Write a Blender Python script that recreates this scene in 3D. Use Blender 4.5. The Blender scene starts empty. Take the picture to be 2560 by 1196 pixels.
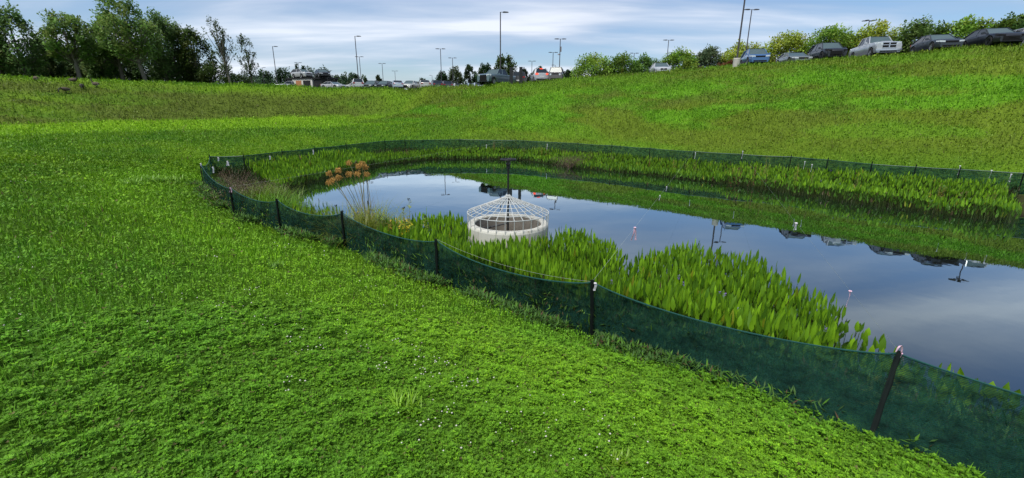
import bpy, bmesh, math, random
import numpy as np
from mathutils import Vector, Matrix

random.seed(7); rng = np.random.default_rng(11)
SC = bpy.context.scene
COL = SC.collection

# ------------------------------------------------------------------ camera
F, CZ = 1138.0, 3.4
_d = np.array([-25., -3950., -F]); _d /= np.linalg.norm(_d)
_Z = -_d; _Y = np.array([0, 0, -1.]); _Y = _Y - _Y.dot(_Z) * _Z; _Y /= np.linalg.norm(_Y)
_X = np.cross(_Y, _Z)
RM = np.array([_X, _Y, _Z])
def ray(u, v):
    r = RM @ np.array([u - 1280., 598. - v, -F]); return r / np.linalg.norm(r)
def at(u, v, z=0.):            # a measured picture point back to the place at height z
    r = ray(u, v); t = (z - CZ) / r[2]; return r * t + np.array([0, 0, CZ])
def az(u, v):
    r = ray(u, v); return math.atan2(r[0], r[1]), r[2] / math.hypot(r[0], r[1])
def polar(u, v, d):
    a, _ = az(u, v); return d * math.sin(a), d * math.cos(a)

cam = bpy.data.cameras.new('camera'); co = bpy.data.objects.new('camera', cam); COL.objects.link(co)
cam.sensor_width = 36; cam.lens = F / 2560 * 36; cam.clip_end = 3000; cam.clip_start = .05
M4 = Matrix([list(RM[i]) + [0] for i in range(3)] + [[0, 0, 0, 1]])
M4.translation = Vector((0, 0, CZ)); co.matrix_world = M4
SC.camera = co

# ------------------------------------------------------------------ noise
def _hash(ix, iy, s):
    h = (ix.astype(np.int64) * 374761393 + iy.astype(np.int64) * 668265263 + s * 974634777) & 0xffffffff
    h = ((h ^ (h >> 13)) * 1274126177) & 0xffffffff
    return ((h ^ (h >> 16)) & 0xffff) / 65535.0
def vnoise(x, y, s=0):
    x = np.asarray(x, float); y = np.asarray(y, float)
    ix, iy = np.floor(x), np.floor(y); fx, fy = x - ix, y - iy
    fx = fx * fx * (3 - 2 * fx); fy = fy * fy * (3 - 2 * fy)
    ix = ix.astype(np.int64); iy = iy.astype(np.int64)
    a = _hash(ix, iy, s) * (1 - fx) + _hash(ix + 1, iy, s) * fx
    b = _hash(ix, iy + 1, s) * (1 - fx) + _hash(ix + 1, iy + 1, s) * fx
    return a * (1 - fy) + b * fy
def fbm(x, y, s=0, o=4):
    t = 0; a = .5; n = 0
    for k in range(o):
        t = t + a * vnoise(x * 2 ** k + 17.3 * k, y * 2 ** k + 5.1 * k, s + k); n += a; a *= .55
    return t / n
def sstep(a, b, x):
    t = np.clip((x - a) / (b - a), 0, 1); return t * t * (3 - 2 * t)
def in_poly(px, py, poly):
    px = np.asarray(px); py = np.asarray(py); r = np.zeros(px.shape, bool); n = len(poly)
    for i in range(n):
        x1, y1 = poly[i]; x2, y2 = poly[(i + 1) % n]
        if y1 == y2: continue
        c = ((y1 > py) != (y2 > py)) & (px < (x2 - x1) * (py - y1) / (y2 - y1) + x1)
        r ^= c
    return r
def dist_line(px, py, line, closed=False):
    px = np.asarray(px, float); py = np.asarray(py, float); d = np.full(px.shape, 1e9)
    n = len(line)
    for i in range(n if closed else n - 1):
        x1, y1 = line[i]; x2, y2 = line[(i + 1) % n]
        L = (x2 - x1) ** 2 + (y2 - y1) ** 2 + 1e-9
        t = np.clip(((px - x1) * (x2 - x1) + (py - y1) * (y2 - y1)) / L, 0, 1)
        d = np.minimum(d, np.hypot(px - x1 - t * (x2 - x1), py - y1 - t * (y2 - y1)))
    return d
def resample(line, step):
    out = []
    for (a, b) in zip(line[:-1], line[1:]):
        a = np.array(a, float); b = np.array(b, float); n = max(1, int(np.linalg.norm(b[:2] - a[:2]) / step))
        for k in range(n): out.append(a + (b - a) * k / n)
    out.append(np.array(line[-1], float)); return out

# ------------------------------------------------------------------ plan of the place
NEAR = [(503, 412), (578, 470), (694, 500), (857, 532), (1093, 602), (1483, 705), (2246, 884)]   # near fence post tops
near_posts = [tuple(at(u, v, 1.24)[:2]) for u, v in NEAR] + [(5.75, 1.75), (8.2, 0.2)]
near_posts[0] = tuple(at(503, 412, 1.24)[:2])
FAR = [(524, 392), (608, 390), (705, 379), (787, 371), (865, 363), (962, 353), (1012, 351), (1150, 349), (1290, 351), (1445, 359), (1530, 364),
       (1625, 371), (1735, 379), (1855, 386), (1978, 392), (2070, 400), (2180, 411), (2290, 418), (2400, 424), (2560, 434)]
far_posts = [tuple(at(u, v, 1.2)[:2]) for u, v in FAR]
rest = [(21.5, 15.0), (24, 10), (23.5, 4), (19, -1), (13, -2.2)]
ring = near_posts[::-1] + far_posts + rest
WATER_EDGE = [(700, 490), (760, 465), (850, 440), (950, 415), (1080, 400), (1200, 400), (1300, 402), (1460, 425), (1600, 437), (1800, 460),
              (2000, 490), (2200, 520), (2400, 545), (2560, 562)]
wedge = [tuple(at(u, v, 0)[:2]) for u, v in WATER_EDGE]
def lerp(a, b, t): return (a[0] + (b[0] - a[0]) * t, a[1] + (b[1] - a[1]) * t)
far_shore = [lerp(w, min(resample(far_posts, .5), key=lambda q: np.hypot(q[0] - w[0], q[1] - w[1])), .35) for w in wedge]
near_shore = [(7.6, 1.9), (5.6, 3.3), (4.3, 4.7), (2.6, 6.3), (1.2, 7.9), (-.9, 9.2), (-3.0, 10.9), (-5.2, 12.5), (-7.2, 14.3), (-9.4, 16.6)]
shore = near_shore + far_shore + [(19.5, 11), (20.5, 7), (18, 2.5), (12, .6)]
CREST = [(0, 193, 6.1), (200, 200, 6.1), (400, 207, 6.1), (600, 212, 6.1), (750, 216, 6.1), (880, 221, 6.1), (960, 222, 6.1), (1060, 219, 6.1),
         (1150, 216, 6.15), (1240, 210, 6.2), (1402, 198, 6.5), (1650, 182, 7.0), (1840, 165, 7.3), (2100, 147, 7.7), (2385, 125, 7.8), (2560, 116, 7.9)]
crest = [tuple(at(u, v, z)) for u, v, z in CREST]
crest = [(-70, 4, 6.1), (-68, 25, 6.1)] + crest + [(50, 28, 8.2), (58, 16, 8.3), (60, 0, 8.3)]
BF = [(0, 313, 1.75), (200, 307, 1.85), (400, 302, 1.92), (650, 296, 2.0), (900, 292, 2.1), (1010, 292, 2.15)]
BN = [(0, 345, 1.7), (400, 330, 1.8), (650, 322, 1.85), (900, 314, 1.9), (1060, 310, 1.85)]
bf = [(-52, 2, 1.75), (-50, 22, 1.75)] + [tuple(at(*p)) for p in BF]
bn = [(-30, 2, 1.8), (-31, 14, 1.75)] + [tuple(at(*p)) for p in BN]
ctrl = []
for l, st in ((crest, 5), (bf, 5), (bn, 4)): ctrl += [tuple(p) for p in resample(l, st)]
ctrl += [(p[0], p[1], .42) for p in resample(ring + [ring[0]], 2.0)]
ctrl += [(p[0], p[1], -.02) for p in resample(shore + [shore[0]], 1.5)]
cs = np.mean(shore, axis=0)
ctrl += [(x, y, -.7) for x, y in ((0, 20), (6, 14), (10, 9), (15, 7), (-4, 18), (-3, 26), (3, 24), (8, 19), (-6, 22))]
ctrl += [(0, 0, 1.8), (-1.5, 1.5, 1.78), (1.5, .8, 1.55), (-2.5, 3.5, 1.6), (.2, 2.6, 1.45), (-5, 5, 1.65), (-8, 8, 1.6), (-12, 12, 1.35), (-14, 6, 1.75), (-3.5, 6.3, 1.15), (-1, 4.4, 1.12), (-6.3, 8.8, 1.05),
         (-8, 0, 1.9), (0, -5, 2.3), (5, -3, 1.5), (10, -6, 2.2), (0, -15, 3.5), (-20, -10, 2.4), (-17, 17, 1.35), (-14, 22, 1.2), (-20, 12, 1.6), (-40, -20, 3), (15, -20, 4), (35, -15, 7), (2.6, 1.8, 1.1), (1.7, 3.1, .95)]
def plateau(x, y): return 6.15 + .05 * np.maximum(np.asarray(x) - 0, 0) * np.ones_like(np.asarray(y, dtype=float))
def cpush(p, k):    # outward of the crest from the pond centre
    v = np.array([p[0] - 0, p[1] - 15.]); v /= np.linalg.norm(v); return p[0] + v[0] * k, p[1] + v[1] * k
for p in resample(crest, 6):
    for k, dz in ((2.5, .05), (7, -.02), (14, -.04), (35, 0), (90, 0), (250, 0)):
        q = cpush(p, k)
        zz = p[2] + dz if k < 10 else plateau(*q) * 1.0
        if p[0] < 0 and k < 10: zz = p[2] - .12
        if k >= 14: zz = (zz if k > 14 else .5 * zz + .5 * p[2])
        zz = min(float(zz), 10.5)
        ctrl.append((q[0], q[1], zz))
ctrl = np.array([c[:3] for c in ctrl], float)
_k = np.round(ctrl[:, :2], 1); _, _i = np.unique(_k, axis=0, return_index=True); ctrl = ctrl[_i]
def _phi(r): return -r
_A = _phi(np.hypot(ctrl[:, None, 0] - ctrl[None, :, 0], ctrl[:, None, 1] - ctrl[None, :, 1])) - np.eye(len(ctrl)) * .03
_P = np.c_[np.ones(len(ctrl)), ctrl[:, 0] / 100, ctrl[:, 1] / 100]
_S = np.block([[_A, _P], [_P.T, np.zeros((3, 3))]])
_W = np.linalg.solve(_S, np.r_[ctrl[:, 2], 0, 0, 0])
def hz(x, y):
    x = np.atleast_1d(np.asarray(x, float)); y = np.atleast_1d(np.asarray(y, float)); sh = x.shape
    x = x.ravel(); y = y.ravel(); out = np.empty(len(x))
    for a in range(0, len(x), 20000):
        X, Yy = x[a:a + 20000], y[a:a + 20000]
        r = np.hypot(X[:, None] - ctrl[None, :, 0], Yy[:, None] - ctrl[None, :, 1])
        out[a:a + 20000] = -r @ _W[:-3] + _W[-3] + _W[-2] * X / 100 + _W[-1] * Yy / 100
    r0 = np.hypot(x, y)
    out += (fbm(x * .9, y * .9, 3, 3) - .5) * .09 * np.clip(1 - r0 / 60, 0, 1) + (fbm(x * .25, y * .25, 9, 3) - .5) * .25 * sstep(12, 30, r0) * sstep(.5, 3, dist_line(x, y, ring, True)) * (1 - sstep(60, 75, r0))
    return out.reshape(sh)
def gz(x, y): return float(hz([x], [y])[0])

# ------------------------------------------------------------------ materials
def new_mat(name):
    m = bpy.data.materials.new(name); m.use_nodes = True; nt = m.node_tree
    return m, nt, nt.nodes['Principled BSDF'], nt.nodes['Material Output']
def N(nt, t, **k):
    n = nt.nodes.new(t)
    for a, b in k.items():
        if a.startswith('i_'): n.inputs[a[2:].replace('_', ' ')].default_value = b
        else: setattr(n, a, b)
    return n
def simple(name, col, rough=.6, metal=0, var=.15, scale=6, bump=0, coat=0, spec=.5):
    m, nt, p, o = new_mat(name)
    tc = N(nt, 'ShaderNodeTexCoord'); no = N(nt, 'ShaderNodeTexNoise'); no.inputs['Scale'].default_value = scale; no.inputs['Detail'].default_value = 6
    nt.links.new(tc.outputs['Object'], no.inputs['Vector'])
    mx = N(nt, 'ShaderNodeMix', data_type='RGBA')
    mx.inputs['A'].default_value = (*[c * (1 - var) for c in col], 1); mx.inputs['B'].default_value = (*[min(1, c * (1 + var)) for c in col], 1)
    nt.links.new(no.outputs['Fac'], mx.inputs['Factor']); nt.links.new(mx.outputs['Result'], p.inputs['Base Color'])
    p.inputs['Roughness'].default_value = rough; p.inputs['Metallic'].default_value = metal
    p.inputs['Coat Weight'].default_value = coat; p.inputs['Coat Roughness'].default_value = .05; p.inputs['Specular IOR Level'].default_value = spec
    if bump:
        b = N(nt, 'ShaderNodeBump'); b.inputs['Strength'].default_value = bump; b.inputs['Distance'].default_value = .02
        nt.links.new(no.outputs['Fac'], b.inputs['Height']); nt.links.new(b.outputs['Normal'], p.inputs['Normal'])
    return m
def leaf_mat(name, transl=.3, rough=.55, spec=.3):
    """colour from the mesh's own per-leaf colour attribute (kind of leaf, with some shade painted in), part of the light passing through"""
    m, nt, p, o = new_mat(name)
    a = N(nt, 'ShaderNodeAttribute', attribute_name='col'); nt.links.new(a.outputs['Color'], p.inputs['Base Color'])
    p.inputs['Roughness'].default_value = rough; p.inputs['Specular IOR Level'].default_value = spec
    t = N(nt, 'ShaderNodeBsdfTranslucent'); nt.links.new(a.outputs['Color'], t.inputs['Color'])
    mx = N(nt, 'ShaderNodeMixShader'); mx.inputs[0].default_value = transl
    nt.links.new(p.outputs[0], mx.inputs[1]); nt.links.new(t.outputs[0], mx.inputs[2]); nt.links.new(mx.outputs[0], o.inputs['Surface'])
    return m
M = {}
M['leaf'] = leaf_mat('grass_leaf', .3, .6, .25)
M['reed'] = leaf_mat('water_plant_leaf', .35, .45, .4)
M['tree'] = leaf_mat('tree_leaf', .42, .6, .3)

# ------------------------------------------------------------------ object helpers
def tag(o, label=None, cat=None, group=None, kind=None):
    if label: o['label'] = label
    if cat: o['category'] = cat
    if group: o['group'] = group
    if kind: o['kind'] = kind
    return o
def empty(name, loc, rz=0):
    o = bpy.data.objects.new(name, None); COL.objects.link(o); o.location = loc; o.rotation_euler = (0, 0, rz); o.empty_display_size = .2; return o
def arr_mesh(name, V, T, mat, col=None, parent=None, smooth=False, quads=False):
    me = bpy.data.meshes.new(name); V = np.asarray(V, np.float32); T = np.asarray(T, np.int32); k = T.shape[1]
    me.vertices.add(len(V)); me.vertices.foreach_set('co', V.ravel())
    me.loops.add(T.size); me.loops.foreach_set('vertex_index', T.ravel())
    me.polygons.add(len(T)); me.polygons.foreach_set('loop_start', np.arange(0, T.size, k, dtype=np.int32))
    me.polygons.foreach_set('loop_total', np.full(len(T), k, np.int32))
    if smooth: me.polygons.foreach_set('use_smooth', np.ones(len(T), bool))
    if col is not None:
        a = me.color_attributes.new('col', 'FLOAT_COLOR', 'POINT'); c = np.ones((len(V), 4), np.float32); c[:, :3] = col; a.data.foreach_set('color', c.ravel())
    me.update(calc_edges=True)
    for m in (mat if isinstance(mat, (list, tuple)) else [mat]): me.materials.append(m)
    o = bpy.data.objects.new(name, me); COL.objects.link(o); o.parent = parent
    return o
class MB:
    def __init__(s): s.v = []; s.f = []; s.c = []
    def add(s, vs, fs, c=None):
        b = len(s.v); s.v += [tuple(v) for v in vs]; s.f += [tuple(i + b for i in f) for f in fs]
        if c is not None: s.c += [c] * len(vs)
    def box(s, x0, x1, y0, y1, z0, z1, c=None):
        s.add([(x0, y0, z0), (x1, y0, z0), (x1, y1, z0), (x0, y1, z0), (x0, y0, z1), (x1, y0, z1), (x1, y1, z1), (x0, y1, z1)],
              [(0, 3, 2, 1), (4, 5, 6, 7), (0, 1, 5, 4), (1, 2, 6, 5), (2, 3, 7, 6), (3, 0, 4, 7)], c)
    def bar(s, a, b, w, h=None, c=None):
        a = Vector(a); b = Vector(b); d = (b - a).normalized(); u = d.cross(Vector((0, 0, 1)))
        if u.length < .01: u = Vector((1, 0, 0))
        u.normalize(); n = u.cross(d).normalized(); h = h or w
        P = []
        for q in (a, b):
            for i, j in ((-1, -1), (1, -1), (1, 1), (-1, 1)): P.append(q + u * i * w / 2 + n * j * h / 2)
        s.add(P, [(0, 1, 2, 3), (7, 6, 5, 4), (0, 4, 5, 1), (1, 5, 6, 2), (2, 6, 7, 3), (3, 7, 4, 0)], c)
    def tube(s, pts, rad, n=8, c=None, cap=True):
        pts = [Vector(p) for p in pts]; R = rad if isinstance(rad, (list, tuple)) else [rad] * len(pts)
        vs = []; fs = []
        for i, p in enumerate(pts):
            d = (pts[min(i + 1, len(pts) - 1)] - pts[max(i - 1, 0)]).normalized()
            u = d.cross(Vector((0, 0, 1))) if abs(d.z) < .95 else d.cross(Vector((0, 1, 0))); u.normalize(); w = d.cross(u)
            for k in range(n):
                a = 2 * math.pi * k / n; vs.append(p + (u * math.cos(a) + w * math.sin(a)) * R[i])
        for i in range(len(pts) - 1):
            for k in range(n):
                a = i * n + k; b = i * n + (k + 1) % n; fs.append((a, b, b + n, a + n))
        if cap: fs.append(tuple(range(n))[::-1]); fs.append(tuple((len(pts) - 1) * n + k for k in range(n)))
        s.add(vs, fs, c)
    def ring(s, c0, r, t, n=40, m=6, c=None):
        vs = []; fs = []
        for i in range(n):
            a = 2 * math.pi * i / n
            for j in range(m):
                b = 2 * math.pi * j / m; rr = r + t * math.cos(b)
                vs.append((c0[0] + rr * math.cos(a), c0[1] + rr * math.sin(a), c0[2] + t * math.sin(b)))
        for i in range(n):
            for j in range(m):
                fs.append((i * m + j, ((i + 1) % n) * m + j, ((i + 1) % n) * m + (j + 1) % m, i * m + (j + 1) % m))
        s.add(vs, fs, c)
    def lathe(s, prof, n=32, c0=(0, 0, 0), c=None, closed=False):
        vs = []; fs = []; k = len(prof)
        for i in range(n):
            a = 2 * math.pi * i / n
            for r, z in prof: vs.append((c0[0] + r * math.cos(a), c0[1] + r * math.sin(a), c0[2] + z))
        for i in range(n):
            for j in range(k if closed else k - 1):
                fs.append((i * k + j, ((i + 1) % n) * k + j, ((i + 1) % n) * k + (j + 1) % k, i * k + (j + 1) % k))
        s.add(vs, fs, c)
    def build(s, name, mat, parent=None, smooth=False, bevel=0):
        me = bpy.data.meshes.new(name); me.from_pydata(s.v, [], s.f); me.update()
        if s.c:
            a = me.color_attributes.new('col', 'FLOAT_COLOR', 'POINT'); a.data.foreach_set('color', np.array([(*c, 1) for c in s.c], np.float32).ravel())
        me.materials.append(mat)
        if smooth: me.polygons.foreach_set('use_smooth', [True] * len(me.polygons))
        if smooth == 'angle': me.set_sharp_from_angle(angle=math.radians(38))
        o = bpy.data.objects.new(name, me); COL.objects.link(o); o.parent = parent
        if bevel:
            b = o.modifiers.new('bevel', 'BEVEL'); b.width = bevel; b.segments = 2; b.limit_method = 'ANGLE'
        return o
def copy_tree(o, parent=None):
    c = o.copy(); COL.objects.link(c); c.parent = parent
    for ch in o.children: copy_tree(ch, c)
    return c

# ------------------------------------------------------------------ terrain and its ground-cover colours
cx = [p[:2] for p in crest]; bfx = [p[:2] for p in bf]; bnx = [p[:2] for p in bn]
slope_left = [tuple(p) for p in bfx] + [(-9, 66), (-12, 72)] + [tuple(p) for p in cx[:10]][::-1]
bench_poly = bnx + bfx[::-1]
def ground_col(x, y):
    x = np.asarray(x, float); y = np.asarray(y, float); r = np.hypot(x, y)
    n1 = fbm(x * .35, y * .35, 21, 4)[:, None]; n2 = fbm(x * 1.6, y * 1.6, 33, 3)[:, None]; n3 = fbm(x * .12 + y * .05, y * .12, 41, 3)[:, None]
    mid = np.array([.112, .250, .012]); lime = np.array([.185, .350, .014]); olive = np.array([.098, .135, .020]); deep = np.array([.040, .150, .012])
    c = mid + (lime - mid) * sstep(.42, .70, n1) * .8
    c = c + (deep - c) * (sstep(.5, .72, n2) * .5)
    inl_ = np.where(in_poly(x, y, slope_left), 1., 0.)[:, None] * (1 - sstep(-26, -8, (x + 9 * (fbm(x * .2, y * .2, 71, 3) - .5)))[:, None])
    hs = fbm(x * .10 + y * .12, (y * .11 - x * .1) * 3.5, 57, 4)[:, None]           # long streaks across the slope
    sl = inl_ * np.clip(.95 - sstep(.52, .72, hs) * .55, 0, 1); c = c + (olive * (.85 + .4 * n2) - c) * sl
    dc = dist_line(x, y, cx)[:, None]; c = c + (lime * .9 - c) * (1 - sstep(.8, 3.0, dc)) * .6
    lowl = (sstep(10, 18, r) * (1 - sstep(-9, -3, x)))[:, None] * (1 - inl_); c = c * (1 - .16 * lowl * (.6 + .8 * n1))
    be = np.where(in_poly(x, y, bench_poly), 1., 0.)[:, None]; c = c + (lime * 1.02 - c) * be * .92
    # far slope to the right: olive-green mown grass with a band of lusher clumps in its upper half
    rs = (sstep(-10, 4, x) * sstep(24, 30, np.hypot(x - 2, y)))[:, None]; rs = np.maximum(rs, (sstep(-30, -8, x) * sstep(44, 50, r))[:, None]) * (1 - inl_)
    st = fbm(x * .12 - y * .1, (x * .1 + y * .12) * 3.2, 55, 4)[:, None]
    rc = np.array([.122, .188, .015]) * (.8 + .4 * n1); up = (sstep(5, 9, dc) * (1 - sstep(13, 18, dc)) * .6 + .35) * 1.0
    rc = rc + (np.array([.118, .280, .013]) - rc) * np.clip(sstep(.42, .60, st) * up * 1.5, 0, 1); rc = rc + (olive * 1.1 - rc) * sstep(.56, .74, n3 * .5 + n1 * .5) * .8
    c = c + (rc - c) * rs
    dn = dist_line(x, y, near_posts)[:, None]
    band = np.exp(-((dn - 1.9 - .5 * n1) / 1.3) ** 2); c = c + (np.array([.165, .350, .014]) - c) * band * .8
    cl = (1 - sstep(5, 9, r))[:, None] * (1 - band); c = c + (np.array([.108, .270, .016]) - c) * cl * .7
    c = c * (.84 + .36 * n2)
    return c
def axis(lo, hi, c, n, s):
    a = math.asinh((lo - c) / s); b = math.asinh((hi - c) / s); return c + s * np.sinh(np.linspace(a, b, n))
gx = axis(-420, 420, 0, 420, 9); gy = axis(-40, 700, 9, 420, 9)
GX, GY = np.meshgrid(gx, gy); GZ = hz(GX, GY)
V = np.c_[GX.ravel(), GY.ravel(), GZ.ravel()]; nx, ny = len(gx), len(gy)
ii, jj = np.meshgrid(np.arange(nx - 1), np.arange(ny - 1)); b0 = (jj * nx + ii).ravel()
Q = np.c_[b0, b0 + 1, b0 + nx + 1, b0 + nx]
gc = ground_col(V[:, 0], V[:, 1]); gc *= (.42 + .58 * sstep(9, 35, np.hypot(V[:, 0], V[:, 1])))[:, None]   # near ground darkened, painting in the shade between the clover leaves
ringin = in_poly(V[:, 0], V[:, 1], ring); gc[ringin] = np.array([.045, .050, .018]); wet = V[:, 2] < .04; gc[wet] = np.array([.02, .018, .01])
mg, nt, p, o = new_mat('turf_soil')
a = N(nt, 'ShaderNodeAttribute', attribute_name='col'); tc = N(nt, 'ShaderNodeTexCoord')
no = N(nt, 'ShaderNodeTexNoise'); no.inputs['Scale'].default_value = 14; no.inputs['Detail'].default_value = 8; nt.links.new(tc.outputs['Object'], no.inputs['Vector'])
mp = N(nt, 'ShaderNodeMapRange'); mp.inputs['To Min'].default_value = .45; mp.inputs['To Max'].default_value = 1.15; nt.links.new(no.outputs['Fac'], mp.inputs['Value'])
ml = N(nt, 'ShaderNodeMix', data_type='RGBA', blend_type='MULTIPLY'); ml.inputs['Factor'].default_value = 1
nt.links.new(a.outputs['Color'], ml.inputs['A']); nt.links.new(mp.outputs['Result'], ml.inputs['B']); nt.links.new(ml.outputs['Result'], p.inputs['Base Color'])
p.inputs['Roughness'].default_value = .95; p.inputs['Specular IOR Level'].default_value = .1
bp = N(nt, 'ShaderNodeBump'); bp.inputs['Strength'].default_value = .6; bp.inputs['Distance'].default_value = .05; nt.links.new(no.outputs['Fac'], bp.inputs['Height']); nt.links.new(bp.outputs['Normal'], p.inputs['Normal'])
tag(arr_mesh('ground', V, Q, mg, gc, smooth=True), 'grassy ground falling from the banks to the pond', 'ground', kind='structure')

# parking lot: the asphalt that lies on the plateau behind the crest
lot_in = [cpush(p, 5.0 if p[0] < 0 else 1.2) for p in crest[2:]]
lot = lot_in[8:] + [(120, 20), (150, 110), (60, 220), (-90, 260), (-120, 150), (-60, 95)]
lot = [cpush(p, 5.0 if p[0] < -3 else 1.2) for p in crest[6:]] + [(130, 30), (150, 110), (60, 200), (-70, 220), (-100, 170)]
fc = V[Q].mean(axis=1); inl = in_poly(fc[:, 0], fc[:, 1], lot); Ql = Q[inl]; uq, inv = np.unique(Ql.ravel(), return_inverse=True)
Vl = V[uq].copy(); Vl[:, 2] += .03
tag(arr_mesh('parking_lot', Vl, inv.reshape(-1, 4), simple('asphalt', (.06, .06, .062), .9, var=.3, scale=3, bump=.2), smooth=True), 'grey asphalt parking lot on top of the bank', 'parking lot', kind='structure')

# water
mw, nt, p, o = new_mat('pond_water')
gl = N(nt, 'ShaderNodeBsdfGlossy'); gl.inputs['Roughness'].default_value = .012; gl.inputs['Color'].default_value = (.78, .91, .98, 1)
df = N(nt, 'ShaderNodeBsdfDiffuse'); df.inputs['Color'].default_value = (.006, .008, .006, 1)
fr = N(nt, 'ShaderNodeFresnel'); fr.inputs['IOR'].default_value = 1.9; fm = N(nt, 'ShaderNodeMath', operation='MULTIPLY', use_clamp=True); fm.inputs[1].default_value = 1.65; nt.links.new(fr.outputs[0], fm.inputs[0])
mx = N(nt, 'ShaderNodeMixShader'); nt.links.new(fm.outputs[0], mx.inputs[0]); nt.links.new(df.outputs[0], mx.inputs[1]); nt.links.new(gl.outputs[0], mx.inputs[2]); nt.links.new(mx.outputs[0], o.inputs['Surface'])
tc = N(nt, 'ShaderNodeTexCoord'); no = N(nt, 'ShaderNodeTexNoise'); no.inputs['Scale'].default_value = 1.6; no.inputs['Detail'].default_value = 2; nt.links.new(tc.outputs['Object'], no.inputs['Vector'])
bp = N(nt, 'ShaderNodeBump'); bp.inputs['Strength'].default_value = .05; bp.inputs['Distance'].default_value = .02; nt.links.new(no.outputs['Fac'], bp.inputs['Height'])
for q in (gl, fr): nt.links.new(bp.outputs['Normal'], q.inputs['Normal'])
wb = MB(); wp = [lerp(q, (4, 14), -.06) for q in shore]; wb.add([(x, y, 0) for x, y in wp], [tuple(range(len(wp)))[::-1]])
tag(wb.build('water', mw), 'dark still pond mirroring sky, bank and cars', 'pond', kind='structure')

# ------------------------------------------------------------------ grass scatter
def scatter_polar(n_per, r0, r1, a0=-1.15, a1=1.15):
    """points whose density falls with the square of distance"""
    n = int(n_per * math.log(r1 / r0) * (a1 - a0) / 2)
    r = r0 * (r1 / r0) ** rng.random(n); a = a0 + (a1 - a0) * rng.random(n)
    return r * np.sin(a), r * np.cos(a), r
def cards(x, y, z, L, Wd, yaw, tilt, col, kind='tri'):
    """leaf faces: base at the point, length L, width Wd, leaning by tilt from vertical towards yaw"""
    dx, dy = np.cos(yaw), np.sin(yaw); st, ct = np.sin(tilt), np.cos(tilt)
    D = np.c_[dx * st, dy * st, ct]; S = np.c_[-dy, dx, np.zeros_like(dx)]; P = np.c_[x, y, z]; n = len(x)
    L = L[:, None]; Wd = Wd[:, None]
    if kind == 'tri':
        Vv = np.stack([P - S * Wd * .5, P + S * Wd * .5, P + D * L], 1).reshape(-1, 3); T = np.arange(3 * n).reshape(-1, 3); k = 3
    else:
        Vv = np.stack([P, P + D * L * .45 + S * Wd * .5, P + D * L, P + D * L * .45 - S * Wd * .5], 1).reshape(-1, 3); T = np.arange(4 * n).reshape(-1, 4); k = 4
    return Vv, T, np.repeat(col, k, axis=0)
def keep_land(x, y, pad=0.0):
    return ~in_poly(x, y, ring) & ~in_poly(x, y, lot)
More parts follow.
